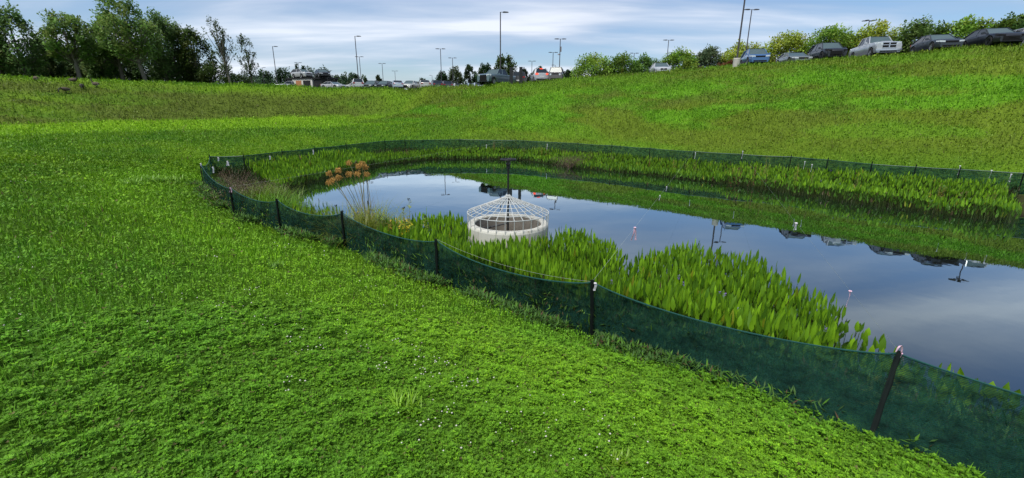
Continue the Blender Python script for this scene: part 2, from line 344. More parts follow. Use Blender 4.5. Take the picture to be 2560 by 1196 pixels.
def make_grass(name, n_per, r0, r1, s_k, s_min, label, hf=1.0, flat=.5, a=1.15):
    x, y, r = scatter_polar(n_per, r0, r1, -a, a); k = keep_land(x, y); x, y, r = x[k], y[k], r[k]; n = len(x)
    s = np.maximum(s_min, s_k * r) * (.6 + .8 * rng.random(n)); z = hz(x, y) - .004
    mr = fbm(x * 10.0, y * 10.0, 88, 2); nearf = 1 - sstep(6, 14, r); z = z + np.maximum(mr - .42, 0) * .14 * nearf
    kk = rng.random(n) < np.clip(.55 + 2.2 * (mr - .30), .5, 1) * nearf + (1 - nearf); x, y, r, s, z, mr, nearf = x[kk], y[kk], r[kk], s[kk], z[kk], mr[kk], nearf[kk]; n = len(x)
    c = ground_col(x, y); cn = fbm(x * 2.3, y * 2.3, 77, 3)
    c = c * (.66 + .78 * rng.random(n) ** 1.1)[:, None] * (1.06 + (.55 * (mr - .45) * nearf))[:, None]; u_ = rng.random(n) < .10; c[u_] = c[u_] * np.array([1.35, 1.2, .9])  # leaf colour also darkens in the relief hollows, shade painted in
    dry = rng.random(n) < .015; c[dry] = np.array([.16, .14, .05]) * (.6 + .6 * rng.random(dry.sum()))[:, None]
    isflat = rng.random(n) < flat * (1 if s_min > .02 else np.where(r < 5, 1, np.clip(1 - (r - 5) / 6, .22, 1)))
    Vs = []; Ts = []; Cs = []; off = 0
    i = np.where(~isflat)[0]; hgt = s[i] * (2.2 + 2.4 * rng.random(len(i))) * hf * (.6 + .9 * cn[i]) * (np.clip(4.5 / r[i], .28, 1) if s_min < .02 else 1); tilt = np.abs(rng.normal(0, .45, len(i)))
    v, t, cc = cards(x[i], y[i], z[i], hgt, s[i] * .55, rng.random(len(i)) * 6.283, tilt, c[i], 'tri'); Vs.append(v); Ts.append(t); Cs.append(cc)
    g1 = arr_mesh(name, v, t, M['leaf'], cc); tag(g1, label[0], 'grass', kind='stuff')
    i = np.where(isflat)[0]
    if len(i):
        zz = z[i] + s[i] * (.3 + 2.4 * rng.random(len(i)) * cn[i] * 1.6) * hf
        out = []; m = len(i)
        yaw = rng.random(m) * 6.283; cc0 = c[i] * .95
        if s_min < .02:
            nearc = r[i] < 5.0
            parts = []
            for q in range(3):
                j = np.where(nearc)[0]; parts.append(cards(x[i][j], y[i][j], zz[j], s[i][j] * 1.0, s[i][j] * .85, yaw[j] + q * 2.094, 1.15 + .5 * (rng.random(len(j)) - .3), cc0[j], 'quad'))
            j = np.where(~nearc)[0]; parts.append(cards(x[i][j], y[i][j], zz[j], s[i][j] * 1.05, s[i][j] * .72, yaw[j], .8 + .6 * rng.random(len(j)), cc0[j], 'quad'))
            off = 0; VV = []; TT = []; CC = []
            for v, t, cc in parts: VV.append(v); TT.append(t + off); CC.append(cc); off += len(v)
            v, t, cc = np.concatenate(VV), np.concatenate(TT), np.concatenate(CC)
        else:
            v, t, cc = cards(x[i], y[i], zz, s[i] * 1.8, s[i] * 1.1, yaw, .6 + .7 * rng.random(m), cc0, 'quad')
        g2 = arr_mesh(label[2], v, t, M['leaf'], cc); tag(g2, label[1], 'clover' if 'clover' in label[2] else 'weeds', kind='stuff')
make_grass('lawn_grass', 165000, 1.0, 26, .0040, .0095, ('short bright green lawn grass on the near bank', 'low dark green clover leaves covering the near lawn', 'clover'), flat=.62)
make_grass('hillside_grass', 330000, 20, 100, .0017, .03, ('mown grass on the far slopes up to the parking lot', 'broad-leaved weeds mixed into the far slopes', 'hillside_weeds'), hf=.75, flat=.30, a=1.0)

# lusher clumps standing out of the upper far slope
x, y, r_ = scatter_polar(420000, 30, 62, -.35, 1.05); k = keep_land(x, y); x, y, r_ = x[k], y[k], r_[k]; dc_ = dist_line(x, y, cx)
st_ = fbm(x * .12 - y * .1, (x * .1 + y * .12) * 3.2, 55, 4); cl_ = fbm(x * .9, y * .9, 66, 3); k = (st_ > .44) & (cl_ > .50) & (dc_ > 4.5) & (dc_ < 17) & (rng.random(len(x)) < .9); x, y, cl_ = x[k], y[k], cl_[k]; n = len(x)
v_, t_, c_ = cards(x, y, hz(x, y) + (cl_ - .46) * 1.1 * rng.random(n), .06 + .08 * rng.random(n), .03 + .04 * rng.random(n), rng.random(n) * 6.28, .3 + 1.1 * rng.random(n), np.array([.125, .29, .014]) * (.45 + .9 * rng.random(n))[:, None], 'quad')
tag(arr_mesh('hillside_clumps', v_, t_, M['leaf'], c_), 'lush green weed clumps in a band across the upper far slope', 'weeds', kind='stuff')

# white clover heads in the lawn (far too many and small to tell apart)
_px = [(788, 905), (780, 915), (915, 870), (920, 885), (955, 935), (950, 955), (968, 940), (1015, 870), (1043, 888), (1090, 890), (1118, 895), (1050, 930), (1062, 940), (1075, 955), (1100, 950),
       (1178, 950), (1186, 958), (1222, 948), (730, 1020), (745, 1030), (1105, 1088), (645, 770), (655, 760), (738, 880), (860, 840), (1140, 980), (1000, 830), (1035, 850), (540, 670), (980, 840)]
fx, fy = [], []
for u, v in _px:
    q = at(u, v, 1.45 if v > 800 else 1.2)
    for k in range(random.choice((2, 3, 5))): fx.append(q[0] + random.gauss(0, .035)); fy.append(q[1] + random.gauss(0, .06))
for k in range(700):
    r = 2.0 * (22 / 2.0) ** random.random(); a = random.uniform(-1.1, .35); x, y = r * math.sin(a), r * math.cos(a)
    if vnoise(np.array([x * .5]), np.array([y * .5]), 91)[0] > .62: fx.append(x); fy.append(y)
fx, fy = np.array(fx), np.array(fy); k = keep_land(fx, fy) & (dist_line(fx, fy, near_posts) > .8); fx, fy = fx[k], fy[k]; fz = hz(fx, fy) + .05 + .03 * rng.random(len(fx))
oc = np.array([(1, 0, 0), (-1, 0, 0), (0, 1, 0), (0, -1, 0), (0, 0, .9), (0, 0, -.9)]); of = np.array([(0, 2, 4), (2, 1, 4), (1, 3, 4), (3, 0, 4), (2, 0, 5), (1, 2, 5), (3, 1, 5), (0, 3, 5)])
rr = (.0045 + .004 * rng.random(len(fx)))[:, None, None] * np.clip(np.hypot(fx, fy) / 5, 1, 2.2)[:, None, None]
Vf = (np.stack([fx, fy, fz], 1)[:, None, :] + oc[None] * rr).reshape(-1, 3); Tf = (of[None] + 6 * np.arange(len(fx))[:, None, None]).reshape(-1, 3)
tag(arr_mesh('clover_flowers', Vf, Tf, simple('clover_white', (.62, .60, .52), .8, var=.2, scale=30)), 'tiny white clover heads dotted over the lawn', 'flowers', kind='stuff')

# ------------------------------------------------------------------ silt fence
mf, nt, p, o = new_mat('green_shade_mesh')
tc = N(nt, 'ShaderNodeTexCoord'); no = N(nt, 'ShaderNodeTexNoise'); no.inputs['Scale'].default_value = 1.3; no.inputs['Detail'].default_value = 8; no.inputs['Roughness'].default_value = .7
uvm = N(nt, 'ShaderNodeMapping'); uvm.inputs['Scale'].default_value = (3.5, 3.5, 9); nt.links.new(tc.outputs['Object'], uvm.inputs['Vector'])
nt.links.new(uvm.outputs['Vector'], no.inputs['Vector'])
cr = N(nt, 'ShaderNodeValToRGB'); cr.color_ramp.elements[0].position = .3; cr.color_ramp.elements[0].color = (.003, .015, .012, 1); cr.color_ramp.elements[1].position = .74; cr.color_ramp.elements[1].color = (.020, .100, .074, 1)
nt.links.new(no.outputs['Fac'], cr.inputs['Fac']); nt.links.new(cr.outputs['Color'], p.inputs['Base Color']); p.inputs['Roughness'].default_value = .85; p.inputs['Specular IOR Level'].default_value = .12
wv = N(nt, 'ShaderNodeTexWave', wave_type='BANDS', bands_direction='Z'); wv.inputs['Scale'].default_value = 26; wv.inputs['Distortion'].default_value = 1.5; nt.links.new(tc.outputs['Object'], wv.inputs['Vector'])
mp = N(nt, 'ShaderNodeMapRange'); mp.inputs['To Min'].default_value = .0; mp.inputs['To Max'].default_value = .40; nt.links.new(wv.outputs['Fac'], mp.inputs['Value'])
nb = N(nt, 'ShaderNodeTexNoise'); nb.inputs['Scale'].default_value = 5; nb.inputs['Detail'].default_value = 4; nb.inputs['Distortion'].default_value = 1.2; um2 = N(nt, 'ShaderNodeMapping'); um2.inputs['Scale'].default_value = (3, 3, 1); um2.inputs['Rotation'].default_value = (0, .5, 0); nt.links.new(tc.outputs['Object'], um2.inputs['Vector']); nt.links.new(um2.outputs['Vector'], nb.inputs['Vector'])
bpf = N(nt, 'ShaderNodeBump'); bpf.inputs['Strength'].default_value = .9; bpf.inputs['Distance'].default_value = .05; nt.links.new(nb.outputs['Fac'], bpf.inputs['Height']); nt.links.new(bpf.outputs['Normal'], p.inputs['Normal'])
m2 = N(nt, 'ShaderNodeMath', operation='MULTIPLY'); nt.links.new(mp.outputs['Result'], m2.inputs[0])
mp2 = N(nt, 'ShaderNodeMapRange'); mp2.inputs['From Min'].default_value = .35; mp2.inputs['From Max'].default_value = .65; mp2.inputs['To Min'].default_value = .3; mp2.inputs['To Max'].default_value = 1.9
nt.links.new(no.outputs['Fac'], mp2.inputs['Value']); nt.links.new(mp2.outputs['Result'], m2.inputs[1])
tr = N(nt, 'ShaderNodeBsdfTransparent'); tl = N(nt, 'ShaderNodeBsdfTranslucent'); nt.links.new(cr.outputs['Color'], tl.inputs['Color'])
mA = N(nt, 'ShaderNodeMixShader'); mA.inputs[0].default_value = .4; nt.links.new(p.outputs[0], mA.inputs[1]); nt.links.new(tl.outputs[0], mA.inputs[2])
mB = N(nt, 'ShaderNodeMixShader'); nt.links.new(m2.outputs[0], mB.inputs[0]); nt.links.new(mA.outputs[0], mB.inputs[1]); nt.links.new(tr.outputs[0], mB.inputs[2]); nt.links.new(mB.outputs[0], o.inputs['Surface'])
m_hem = simple('green_fabric_hem', (.010, .066, .056), .5, var=.3, scale=20)
m_post = simple('black_post', (.008, .012, .011), .95, spec=.1, var=.4, scale=15)

fence = empty('silt_fence', (near_posts[3][0], near_posts[3][1], gz(*near_posts[3])))
tag(fence, 'dark green mesh silt fence sagging between posts all round the pond', 'fence')
F0 = np.array(fence.location)
def top_of(p, near): return 1.24 if near else 1.2
allp = near_posts[::-1] + far_posts + [rest[0], rest[1]]
nn = len(near_posts)
lean = {nn - 1 - 6 + 0: 0}
tops = []; bases = []
for i, q in enumerate(allp):
    near = i < nn; g = gz(*q); tz = max(top_of(q, near), g + .62) if near else max(1.2, g + .66)
    b = [q[0], q[1], g]
    if near:
        j = nn - 1 - i
        if j < 7:
            lowpx = [(512, 470), (582, 513), (712, 564), (878, 606), (1104, 690), (1483, 852), (2170, 1100)][j]
            e = at(*lowpx, .5)
            for _ in range(6): e = at(*lowpx, gz(e[0], e[1]))
            b = list(e) if np.hypot(e[0] - q[0], e[1] - q[1]) < .9 else b
    tops.append(np.array([q[0], q[1], tz])); bases.append(np.array(b))
for i in range(len(allp)):
    near = i < nn; m = MB(); t = tops[i]; b = bases[i] - np.array([0, 0, .1]); dirn = (t - b) / np.linalg.norm(t - b)
    w = .035 if near else .03
    if near:
        a0_ = allp[max(i - 1, 0)]; b0_ = allp[min(i + 1, len(allp) - 1)]; tv = np.array([b0_[0] - a0_[0], b0_[1] - a0_[1]]); tv /= np.linalg.norm(tv); ov = np.array([tv[1], -tv[0], 0.])
        if in_poly(np.array([q_[0] for q_ in [t + ov]]), np.array([q_[1] for q_ in [t + ov]]), ring)[0]: ov = -ov
        t = t + ov * .03; b = b + ov * .035
    m.bar(b - F0, t + dirn * (.035 if near else .10) - F0, w, w, None)
    if near:
        m.tube([b + (t - b) * k - F0 + np.array([random.uniform(-.008, .008), random.uniform(-.008, .008), 0]) for k in (.1, .3, .5, .7, .85, .97)], [.019, .022, .02, .023, .021, .026], 7)
    m.build('post', m_post, fence)
for i in range(len(allp) - 1):
    near = i < nn; t0, t1, c0, c1 = tops[i], tops[i + 1], bases[i], bases[i + 1]
    L = np.linalg.norm(t1 - t0); nu = max(6, int(L / .07)) if near else max(5, int(L / .3)); nv = 18 if near else 5
    sag = .18 if near else .03 * random.random()
    if near and nn - 1 - i in (7, 8): sag = .06
    dirn = (t1 - t0) / L; nrm = np.array([-dirn[1], dirn[0], 0]); nrm /= np.linalg.norm(nrm); vs = []; fs = []; hem = MB(); hp = []
    for a in range(nu + 1):
        u = a / nu; T = t0 + (t1 - t0) * u; B = c0 + (c1 - c0) * u; B[2] = min(gz(B[0], B[1]) - .02, B[2] + .1)
        T = T - np.array([0, 0, sag * (4 * u * (1 - u)) ** .75]) + nrm * .05 * 4 * u * (1 - u) * (1 if i % 2 else -.4)
        hp.append(T - F0)
        for bq in range(nv + 1):
            w = bq / nv; P = B + (T - B) * w
            wr = (vnoise(u * L * 3.0 + w * 1.2, w * 1.4 + i * 9, 5) - .5) * .12 + (vnoise(u * L * 9 + w * 2.5, w * 3.5, 6 + i) - .5) * .035 + math.sin(w * 3.14) * (-.05)
            if near: wr += .02 * math.exp(-((u * L) / .12) ** 2) * math.sin(w * 22 + u * 30) + .02 * math.exp(-(((1 - u) * L) / .12) ** 2) * math.sin(w * 19 - u * 30)
            P = P + nrm * float(wr) * (math.sin(math.pi * min(1, max(.0, u))) ** .4) * (1 if near else .8)
            vs.append(P - F0)
    for a in range(nu):
        for bq in range(nv): k = a * (nv + 1) + bq; fs.append((k, k + nv + 1, k + nv + 2, k + 1))
    m = MB(); m.add(vs, fs); fab = m.build('mesh_fabric', mf, fence, smooth=True)
    hem.tube(hp, .009 if near else .014, 5); hem.build('top_hem', m_hem, fab)
for ob in fence.children:
    if ob.name.startswith('mesh_fabric'): pass
fence.location = F0

# ------------------------------------------------------------------ water plants
def reed_leaves(x, y, z, h, L, W, yaw, tilt, col, scol, bend=.2):
    n = len(x); out = []
    dx, dy = np.cos(yaw), np.sin(yaw)
    B = np.c_[x, y, z]; off = (h * .22 * rng.random(n))
    K = B + np.c_[dx * off, dy * off, h]                    # leaf base on its stalk
    D = np.c_[dx * np.sin(tilt), dy * np.sin(tilt), np.cos(tilt)]; S = np.c_[-dy, dx, np.zeros(n)]
    a2 = rng.random(n) * 6.283; S = S * np.cos(a2)[:, None] + np.cross(D, S) * np.sin(a2)[:, None]; Nn = np.cross(D, S)
    L_, W_ = L[:, None], W[:, None]; f = .16
    pts = [K, K + D * L_ * .28 + S * W_ * .5 + Nn * W_ * f, K + D * L_ * .28 - S * W_ * .5 + Nn * W_ * f, K + D * L_ * .28,
           K + D * L_ * .68 + S * W_ * .36 + Nn * W_ * f, K + D * L_ * .68 - S * W_ * .36 + Nn * W_ * f, K + D * L_ * .68 - Nn * W_ * .05, K + D * L_ + Nn * W_ * bend]
    Vl = np.stack(pts, 1).reshape(-1, 3); tri = np.array([(0, 3, 1), (0, 2, 3), (1, 3, 6), (1, 6, 4), (3, 2, 5), (3, 5, 6), (4, 6, 7), (6, 5, 7)])
    Tl = (tri[None] + 8 * np.arange(n)[:, None, None]).reshape(-1, 3); Cl = np.repeat(col, 8, axis=0)
    w = .006; a3 = rng.random(n) * 6.283; S2 = np.c_[np.cos(a3), np.sin(a3), np.zeros(n)] * w
    Vs = np.stack([B - S2, B + S2, K + S2 * .6, K - S2 * .6], 1).reshape(-1, 3); k = np.arange(n)[:, None] * 4
    Ts = np.concatenate([k + np.array([[0, 1, 2]]), k + np.array([[0, 2, 3]])], 1).reshape(-1, 3)
    return np.concatenate([Vl, Vs]), np.concatenate([Tl, Ts + len(Vl)]), np.concatenate([Cl, np.repeat(scol, 4, axis=0)])
def fill(poly, dens):
    P = np.array(poly); lo, hi = P.min(0), P.max(0); n = int(dens * np.prod(hi - lo)); x = lo[0] + (hi[0] - lo[0]) * rng.random(n); y = lo[1] + (hi[1] - lo[1]) * rng.random(n)
    k = in_poly(x, y, poly) & in_poly(x, y, ring); return x[k], y[k]
def reed_mass(name, polys, dens, h0, label, Lf=.24, Wf=.058, bright=1.0, edge_lean=True, flowers=0, lowmix=.45):
    xs, ys = zip(*[fill(p, d * dens) for p, d in polys]); x, y = np.concatenate(xs), np.concatenate(ys)
    keep = (dist_line(x, y, ring, True) > .14) & (np.hypot(x - RX, y - RY) > 1.02); x, y = x[keep], y[keep]; n = len(x)
    z = np.maximum(hz(x, y), -.05); hn = fbm(x * 1.1, y * 1.1, 61, 3)
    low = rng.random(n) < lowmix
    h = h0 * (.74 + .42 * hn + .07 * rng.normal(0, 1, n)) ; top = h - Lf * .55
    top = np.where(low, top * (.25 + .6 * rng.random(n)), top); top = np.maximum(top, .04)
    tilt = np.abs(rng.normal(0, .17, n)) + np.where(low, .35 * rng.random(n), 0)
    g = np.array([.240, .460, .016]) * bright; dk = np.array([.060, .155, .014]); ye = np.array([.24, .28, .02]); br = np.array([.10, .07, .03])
    t = (.1 + .9 * rng.random(n))[:, None]; c = dk + (g - dk) * t; c = np.where(low[:, None], dk + (g - dk) * .25 * t, c)  # low leaves coloured darker, painting in the shade beneath the tops
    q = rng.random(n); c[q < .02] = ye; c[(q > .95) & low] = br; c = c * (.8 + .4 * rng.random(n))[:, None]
    sc = np.array([.050, .085, .014]) * (.6 + .7 * rng.random(n))[:, None]
    Vv, T, C = reed_leaves(x, y, z, top, Lf * (.7 + .5 * rng.random(n)), Wf * (.7 + .55 * rng.random(n)), rng.random(n) * 6.283, tilt, c, sc)
    # litter of dead stems low between the plants
    m = int(n * .5); j = rng.integers(0, n, m)
    v2, t2, c2 = cards(x[j] + rng.normal(0, .05, m), y[j] + rng.normal(0, .05, m), z[j], .15 + .3 * rng.random(m), .006 + .008 * rng.random(m), rng.random(m) * 6.283, .3 + 1.1 * rng.random(m), np.array([.08, .06, .022]) * (.4 + .9 * rng.random(m))[:, None], 'tri')
    T = np.concatenate([T, t2 + len(Vv)]); Vv = np.concatenate([Vv, v2]); C = np.concatenate([C, c2])
    if flowers:
        j = rng.choice(np.where(~low)[0], flowers); fl = []
        for q in j:
            zz = z[q] + h[q] + .02
            for s in range(26):
                aa = random.random() * 6.283; hh = random.random()
                v3, t3, c3 = cards(np.array([x[q] + .008 * math.cos(aa)]), np.array([y[q] + .008 * math.sin(aa)]), np.array([zz + hh * .075]), np.array([.016]), np.array([.012]), np.array([aa]), np.array([1.1]), np.array([[.30, .22, .55]]), 'tri')
                T = np.concatenate([T, t3 + len(Vv)]); Vv = np.concatenate([Vv, v3]); C = np.concatenate([C, c3])
    return tag(arr_mesh(name, Vv, T, M['reed'], C), label, 'water plants', group='pickerelweed beds round the pond', kind='stuff')
RX, RY = polar(1270, 560, 10.47)
def off_line(line, d):      # inside offset of the near fence
    out = []
    for i, p in enumerate(line):
        a = np.array(line[max(i - 1, 0)]); b = np.array(line[min(i + 1, len(line) - 1)]); t = (b - a) / np.linalg.norm(b - a); n = np.array([-t[1], t[0]])
        q = np.array(p) + n * d
        out.append((q[0], q[1]))
    return out
nin = off_line(near_posts, .22)
if not in_poly(np.array([nin[3][0]]), np.array([nin[3][1]]), ring)[0]: nin = off_line(near_posts, -.22)
T7 = lambda l, z=.68: [tuple(at(u, v, z)[:2]) for u, v in l]
bedC = [lerp(nin[5], nin[4], .05)] + T7([(1562, 668), (1600, 642), (1660, 627), (1720, 614), (1800, 640), (1900, 655), (1960, 690), (2030, 722), (2080, 760), (2110, 790)]) + [lerp(nin[5], nin[6], .75), nin[5]]
bedD = T7([(2100, 770), (2150, 815), (2200, 842), (2260, 868), (2330, 905), (2440, 948), (2550, 985)]) + [nin[7], nin[6], lerp(nin[5], nin[6], .68)]
bedB = [lerp(nin[3], nin[4], .75), nin[4], lerp(nin[4], nin[5], .5), nin[5]] + T7([(1556, 645), (1540, 603), (1500, 592), (1450, 571), (1415, 577), (1385, 592), (1300, 594), (1210, 600), (1165, 610)])
bedA = [lerp(nin[3], nin[4], .35), lerp(nin[3], nin[4], .8)] + T7([(1175, 600), (1165, 540), (1120, 527), (1070, 532), (1010, 545), (965, 560)])
bedE = [lerp(nin[2], nin[3], .55), nin[3], lerp(nin[3], nin[4], .3)] + T7([(1000, 570), (950, 530), (900, 500), (868, 515)], .55)
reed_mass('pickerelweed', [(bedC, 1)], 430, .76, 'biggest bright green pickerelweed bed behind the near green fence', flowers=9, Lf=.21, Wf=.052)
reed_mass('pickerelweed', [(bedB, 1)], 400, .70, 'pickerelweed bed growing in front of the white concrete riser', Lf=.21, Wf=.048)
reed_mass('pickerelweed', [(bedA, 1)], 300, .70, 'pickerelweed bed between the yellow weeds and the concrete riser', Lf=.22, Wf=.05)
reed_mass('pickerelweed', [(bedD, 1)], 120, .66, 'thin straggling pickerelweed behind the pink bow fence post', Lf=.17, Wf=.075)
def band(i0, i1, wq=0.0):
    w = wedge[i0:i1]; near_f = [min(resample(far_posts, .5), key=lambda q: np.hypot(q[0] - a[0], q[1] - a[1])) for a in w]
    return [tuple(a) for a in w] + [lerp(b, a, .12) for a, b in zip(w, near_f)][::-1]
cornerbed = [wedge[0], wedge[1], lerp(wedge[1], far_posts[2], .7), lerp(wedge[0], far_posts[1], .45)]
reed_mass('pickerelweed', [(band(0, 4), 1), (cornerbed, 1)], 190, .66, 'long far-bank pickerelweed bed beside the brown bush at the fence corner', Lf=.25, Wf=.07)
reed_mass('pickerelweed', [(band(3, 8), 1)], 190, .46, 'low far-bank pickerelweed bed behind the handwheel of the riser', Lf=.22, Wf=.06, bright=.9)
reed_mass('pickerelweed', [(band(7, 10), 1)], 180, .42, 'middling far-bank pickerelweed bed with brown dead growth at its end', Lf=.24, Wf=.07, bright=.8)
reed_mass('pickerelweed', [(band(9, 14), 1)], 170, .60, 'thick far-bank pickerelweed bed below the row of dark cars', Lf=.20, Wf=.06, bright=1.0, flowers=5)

# dense low marsh growth filling the strip behind the near fence
x, y = fill([tuple(p) for p in off_line(near_posts, .0)] + [tuple(p) for p in near_shore], 2200)
k = (np.hypot(x - RX, y - RY) > 1.05); x, y = x[k], y[k]; n = len(x); c = np.array([.085, .19, .03]) * (.4 + .9 * rng.random(n))[:, None]; q = rng.random(n); c[q < .2] = (.10, .08, .035); c[q > .85] = (.13, .26, .03)
v_, t_, c_ = cards(x, y, hz(x, y) + .45 * rng.random(n) ** 1.3, .06 + .10 * rng.random(n), .012 + .02 * rng.random(n), rng.random(n) * 6.28, .2 + 1.1 * rng.random(n), c, 'quad')
tag(arr_mesh('marsh_undergrowth', v_, t_, M['leaf'], c_), 'dark low marsh growth right behind the near green fence', 'undergrowth', kind='stuff')
x, y = fill([tuple(p) for p in far_posts] + [tuple(p) for p in far_shore[::-1]], 500); n = len(x); c = np.array([.03, .065, .012]) * (.4 + .9 * rng.random(n))[:, None]; q = rng.random(n); c[q < .25] = (.06, .045, .02)
v_, t_, c_ = cards(x, y, np.maximum(hz(x, y), 0) + .25 * rng.random(n) ** 1.3, .10 + .2 * rng.random(n), .02 + .03 * rng.random(n), rng.random(n) * 6.28, .2 + 1.0 * rng.random(n), c, 'quad')
tag(arr_mesh('bank_undergrowth', v_, t_, M['leaf'], c_), 'dull low growth on the far bank below the green fence', 'undergrowth', kind='stuff')

e1 = [tuple(at(u, v, .55)[:2]) for u, v in ((640, 455), (700, 470), (760, 500), (850, 520))]
reed_mass('pickerelweed', [([lerp(nin[1], nin[2], .35), nin[2], lerp(nin[2], nin[3], .75)] + e1[::-1], 1)], 90, .62, 'fresh green loose growth at the left end of the pond between fence and open water', Lf=.2, Wf=.03)
# tall weeds, sedges: single plants
def tuft(name, loc, n, L, W, col, spread=.5, parent=None, droop=.8, base=.06, jitter=.3):
    """a clump of arching blades, each of four faces"""
    Vv = []; T = []; C = []; nb = 5
    for i in range(n):
        a = random.random() * 6.283; lean = abs(random.gauss(0, spread)); l = L * random.uniform(.55, 1.1); w = W * random.uniform(.6, 1.2)
        p = np.array([random.gauss(0, base), random.gauss(0, base), 0]); th = lean; d0 = np.array([math.cos(a), math.sin(a), 0]); s = np.array([-d0[1], d0[0], 0]); c = np.array(col) * random.uniform(1 - jitter, 1 + jitter)
        b = len(Vv)
        for k in range(nb + 1):
            ww = w * (1 - (k / nb) ** 1.5) * .5 + .0008; Vv += [p - s * ww, p + s * ww]; C += [c, c]
            p = p + (d0 * math.sin(th) + np.array([0, 0, math.cos(th)])) * l / nb; th += droop * random.uniform(.1, .45)
        for k in range(nb): T.append((b + 2 * k, b + 2 * k + 1, b + 2 * k + 3, b + 2 * k + 2))
    o = arr_mesh(name, np.array(Vv), np.array(T), M['reed'], np.array(C), parent); o.location = loc
    return o
def P3(u, v, z=.25):
    e = at(u, v, z); return (e[0], e[1], max(gz(e[0], e[1]), -.03))
def on_ray(u, v, d):
    x, y = polar(u, v, d); return (x, y, max(gz(x, y), -.03))
# woolgrass clump with brown tops
wl = on_ray(915, 520, 13.0)
wg = empty('woolgrass', wl); tag(wg, 'tall woolgrass clump with drooping orange-brown seed heads beside a thin stake', 'sedge')
tuft('leaf_clump', (0, 0, 0), 500, .8, .012, (.15, .20, .035), .5, wg, 1.1, .28)
tuft('dry_stalks', (0, 0, 0), 90, 1.3, .006, (.34, .25, .11), .22, wg, .3, .2)
mst = simple('dry_stem', (.30, .26, .10), .7, var=.3); msd = simple('brown_seed_head', (.44, .25, .06), .9, var=.35, scale=40)
heads = [(830, 445), (822, 428), (845, 420), (846, 438), (822, 450), (872, 402), (895, 410), (912, 412), (893, 428), (872, 430), (916, 430), (905, 404)]
for (u, v) in heads:
    d = 13.0 + random.uniform(-.35, .35); x, y = polar(u, v, d); z = CZ + d * az(u, v)[1]
    m = MB(); a = np.array([random.gauss(0, .12), random.gauss(0, .12), 0]); e = np.array([x, y, z]) - np.array(wl); mid = a * .5 + e * .5 + np.array([0, 0, .16 * np.hypot(e[0], e[1]) + .03])
    m.tube([a, a * .7 + mid * .3 + np.array([0, 0, .1]), mid, mid * .35 + e * .65 + np.array([0, 0, .05]), e], [.009, .008, .007, .006, .005], 4); st = m.build('stem', mst, wg)
    hm = MB(); 
    for k in range(130):
        th = random.uniform(0, 6.283); ph = random.uniform(-1.2, 1.2); r = .088 * random.uniform(.35, 1)
        q = e + np.array([math.cos(th) * math.cos(ph) * r, math.sin(th) * math.cos(ph) * r, math.sin(ph) * r * .9 - .05]); q2 = q + np.array([random.gauss(0, .022), random.gauss(0, .022), random.uniform(-.06, -.01)])
        hm.tube([q, q2], [.006, .003], 3)
    hm.build('seed_head', msd, st)
# thin wooden stake beside the clump
m = MB(); q = on_ray(922, 500, 12.8); m.bar((0, 0, -.3), (-.03, 0, .98), .03); ob = m.build('stake', simple('grey_stake', (.06, .065, .05), .8)); ob.location = q; tag(ob, 'thin grey stake standing in the woolgrass clump', 'stake')
# second sedge clumps
for (u, v, d, n, L, col, lb) in ((905, 560, 11.0, 1500, 1.3, (.20, .25, .03), 'dense arching sedge clump just left of the yellow weeds'),
                               (660, 470, 16.4, 1500, 1.2, (.16, .24, .03), 'olive sedge clump at the fence corner beside the brown bush'),
                               (764, 520, 13.0, 300, .75, (.12, .16, .03), 'small sedge clump behind the second sagging fence span'),
                               (668, 480, 15.0, 1100, .95, (.13, .30, .02), 'fresh green grass clump in front of the brown bush')):
    o = tuft('sedge_clump', on_ray(u, v, d), n, L, .018, col, .6, None, .9, .34); tag(o, lb, 'sedge')
# leafy tall weeds with parts
def tall_weed(u, v, d, h, n, lcol, scol, label, top=None, lean=(0, 0), leafL=.13, name='tall_weed', heads=None):
    loc = on_ray(u, v, d); r = empty(name, loc); tag(r, label, 'weed'); m = MB(); Vv = []; T = []; C = []
    sc = simple('weed_stem', scol, .7, var=.2)
    for s in range(n):
        a = random.random() * 6.28; b = np.array([random.gauss(0, .06), random.gauss(0, .06), 0]); hh = h * random.uniform(.78, 1.0); e = b + np.array([lean[0] * hh + random.gauss(0, .05), lean[1] * hh + random.gauss(0, .05), hh])
        m.tube([b, (b + e) / 2 + np.array([random.gauss(0, .01), random.gauss(0, .01), 0]), e], [.006, .005, .003], 4)
        k = int(hh / .035)
        for i in range(k):
            t = .12 + .86 * i / k; p = b + (e - b) * t; aa = random.random() * 6.28; l = leafL * (1.15 - .6 * t) * random.uniform(.7, 1.2); ti = random.uniform(.8, 1.9)
            v_, t_, c_ = cards(np.array([p[0]]), np.array([p[1]]), np.array([p[2]]), np.array([l]), np.array([l * .36]), np.array([aa]), np.array([ti]), np.array([np.array(lcol) * random.uniform(.6, 1.3)]), 'quad')
            T += [tuple(q + len(Vv) for q in tt) for tt in t_]; Vv += list(v_); C += list(c_)
        if top is not None:
            hm = MB()
            for q in range(9): pp = e + np.array([random.gauss(0, .018), random.gauss(0, .018), random.uniform(-.03, .03)]); hm.tube([pp, pp + np.array([0, 0, .018])], [.010, .006], 4)
            hm.build('flower_head', top, r)
    m.build('stem', sc, r); arr_mesh('foliage', np.array(Vv), np.array(T), M['reed'], np.array(C), r)
    return r
mdark = simple('dark_seed', (.02, .028, .03), .8)
tall_weed(1018, 560, 10.8, 1.38, 2, (.26, .30, .05), (.25, .28, .07), 'tallest pale green weed with black seed tops left of the riser', mdark, leafL=.19)
tall_weed(1062, 560, 10.6, 1.28, 1, (.26, .28, .05), (.26, .26, .07), 'slim pale weed leaning beside the tallest black-topped weed', mdark, lean=(.02, 0), leafL=.17)
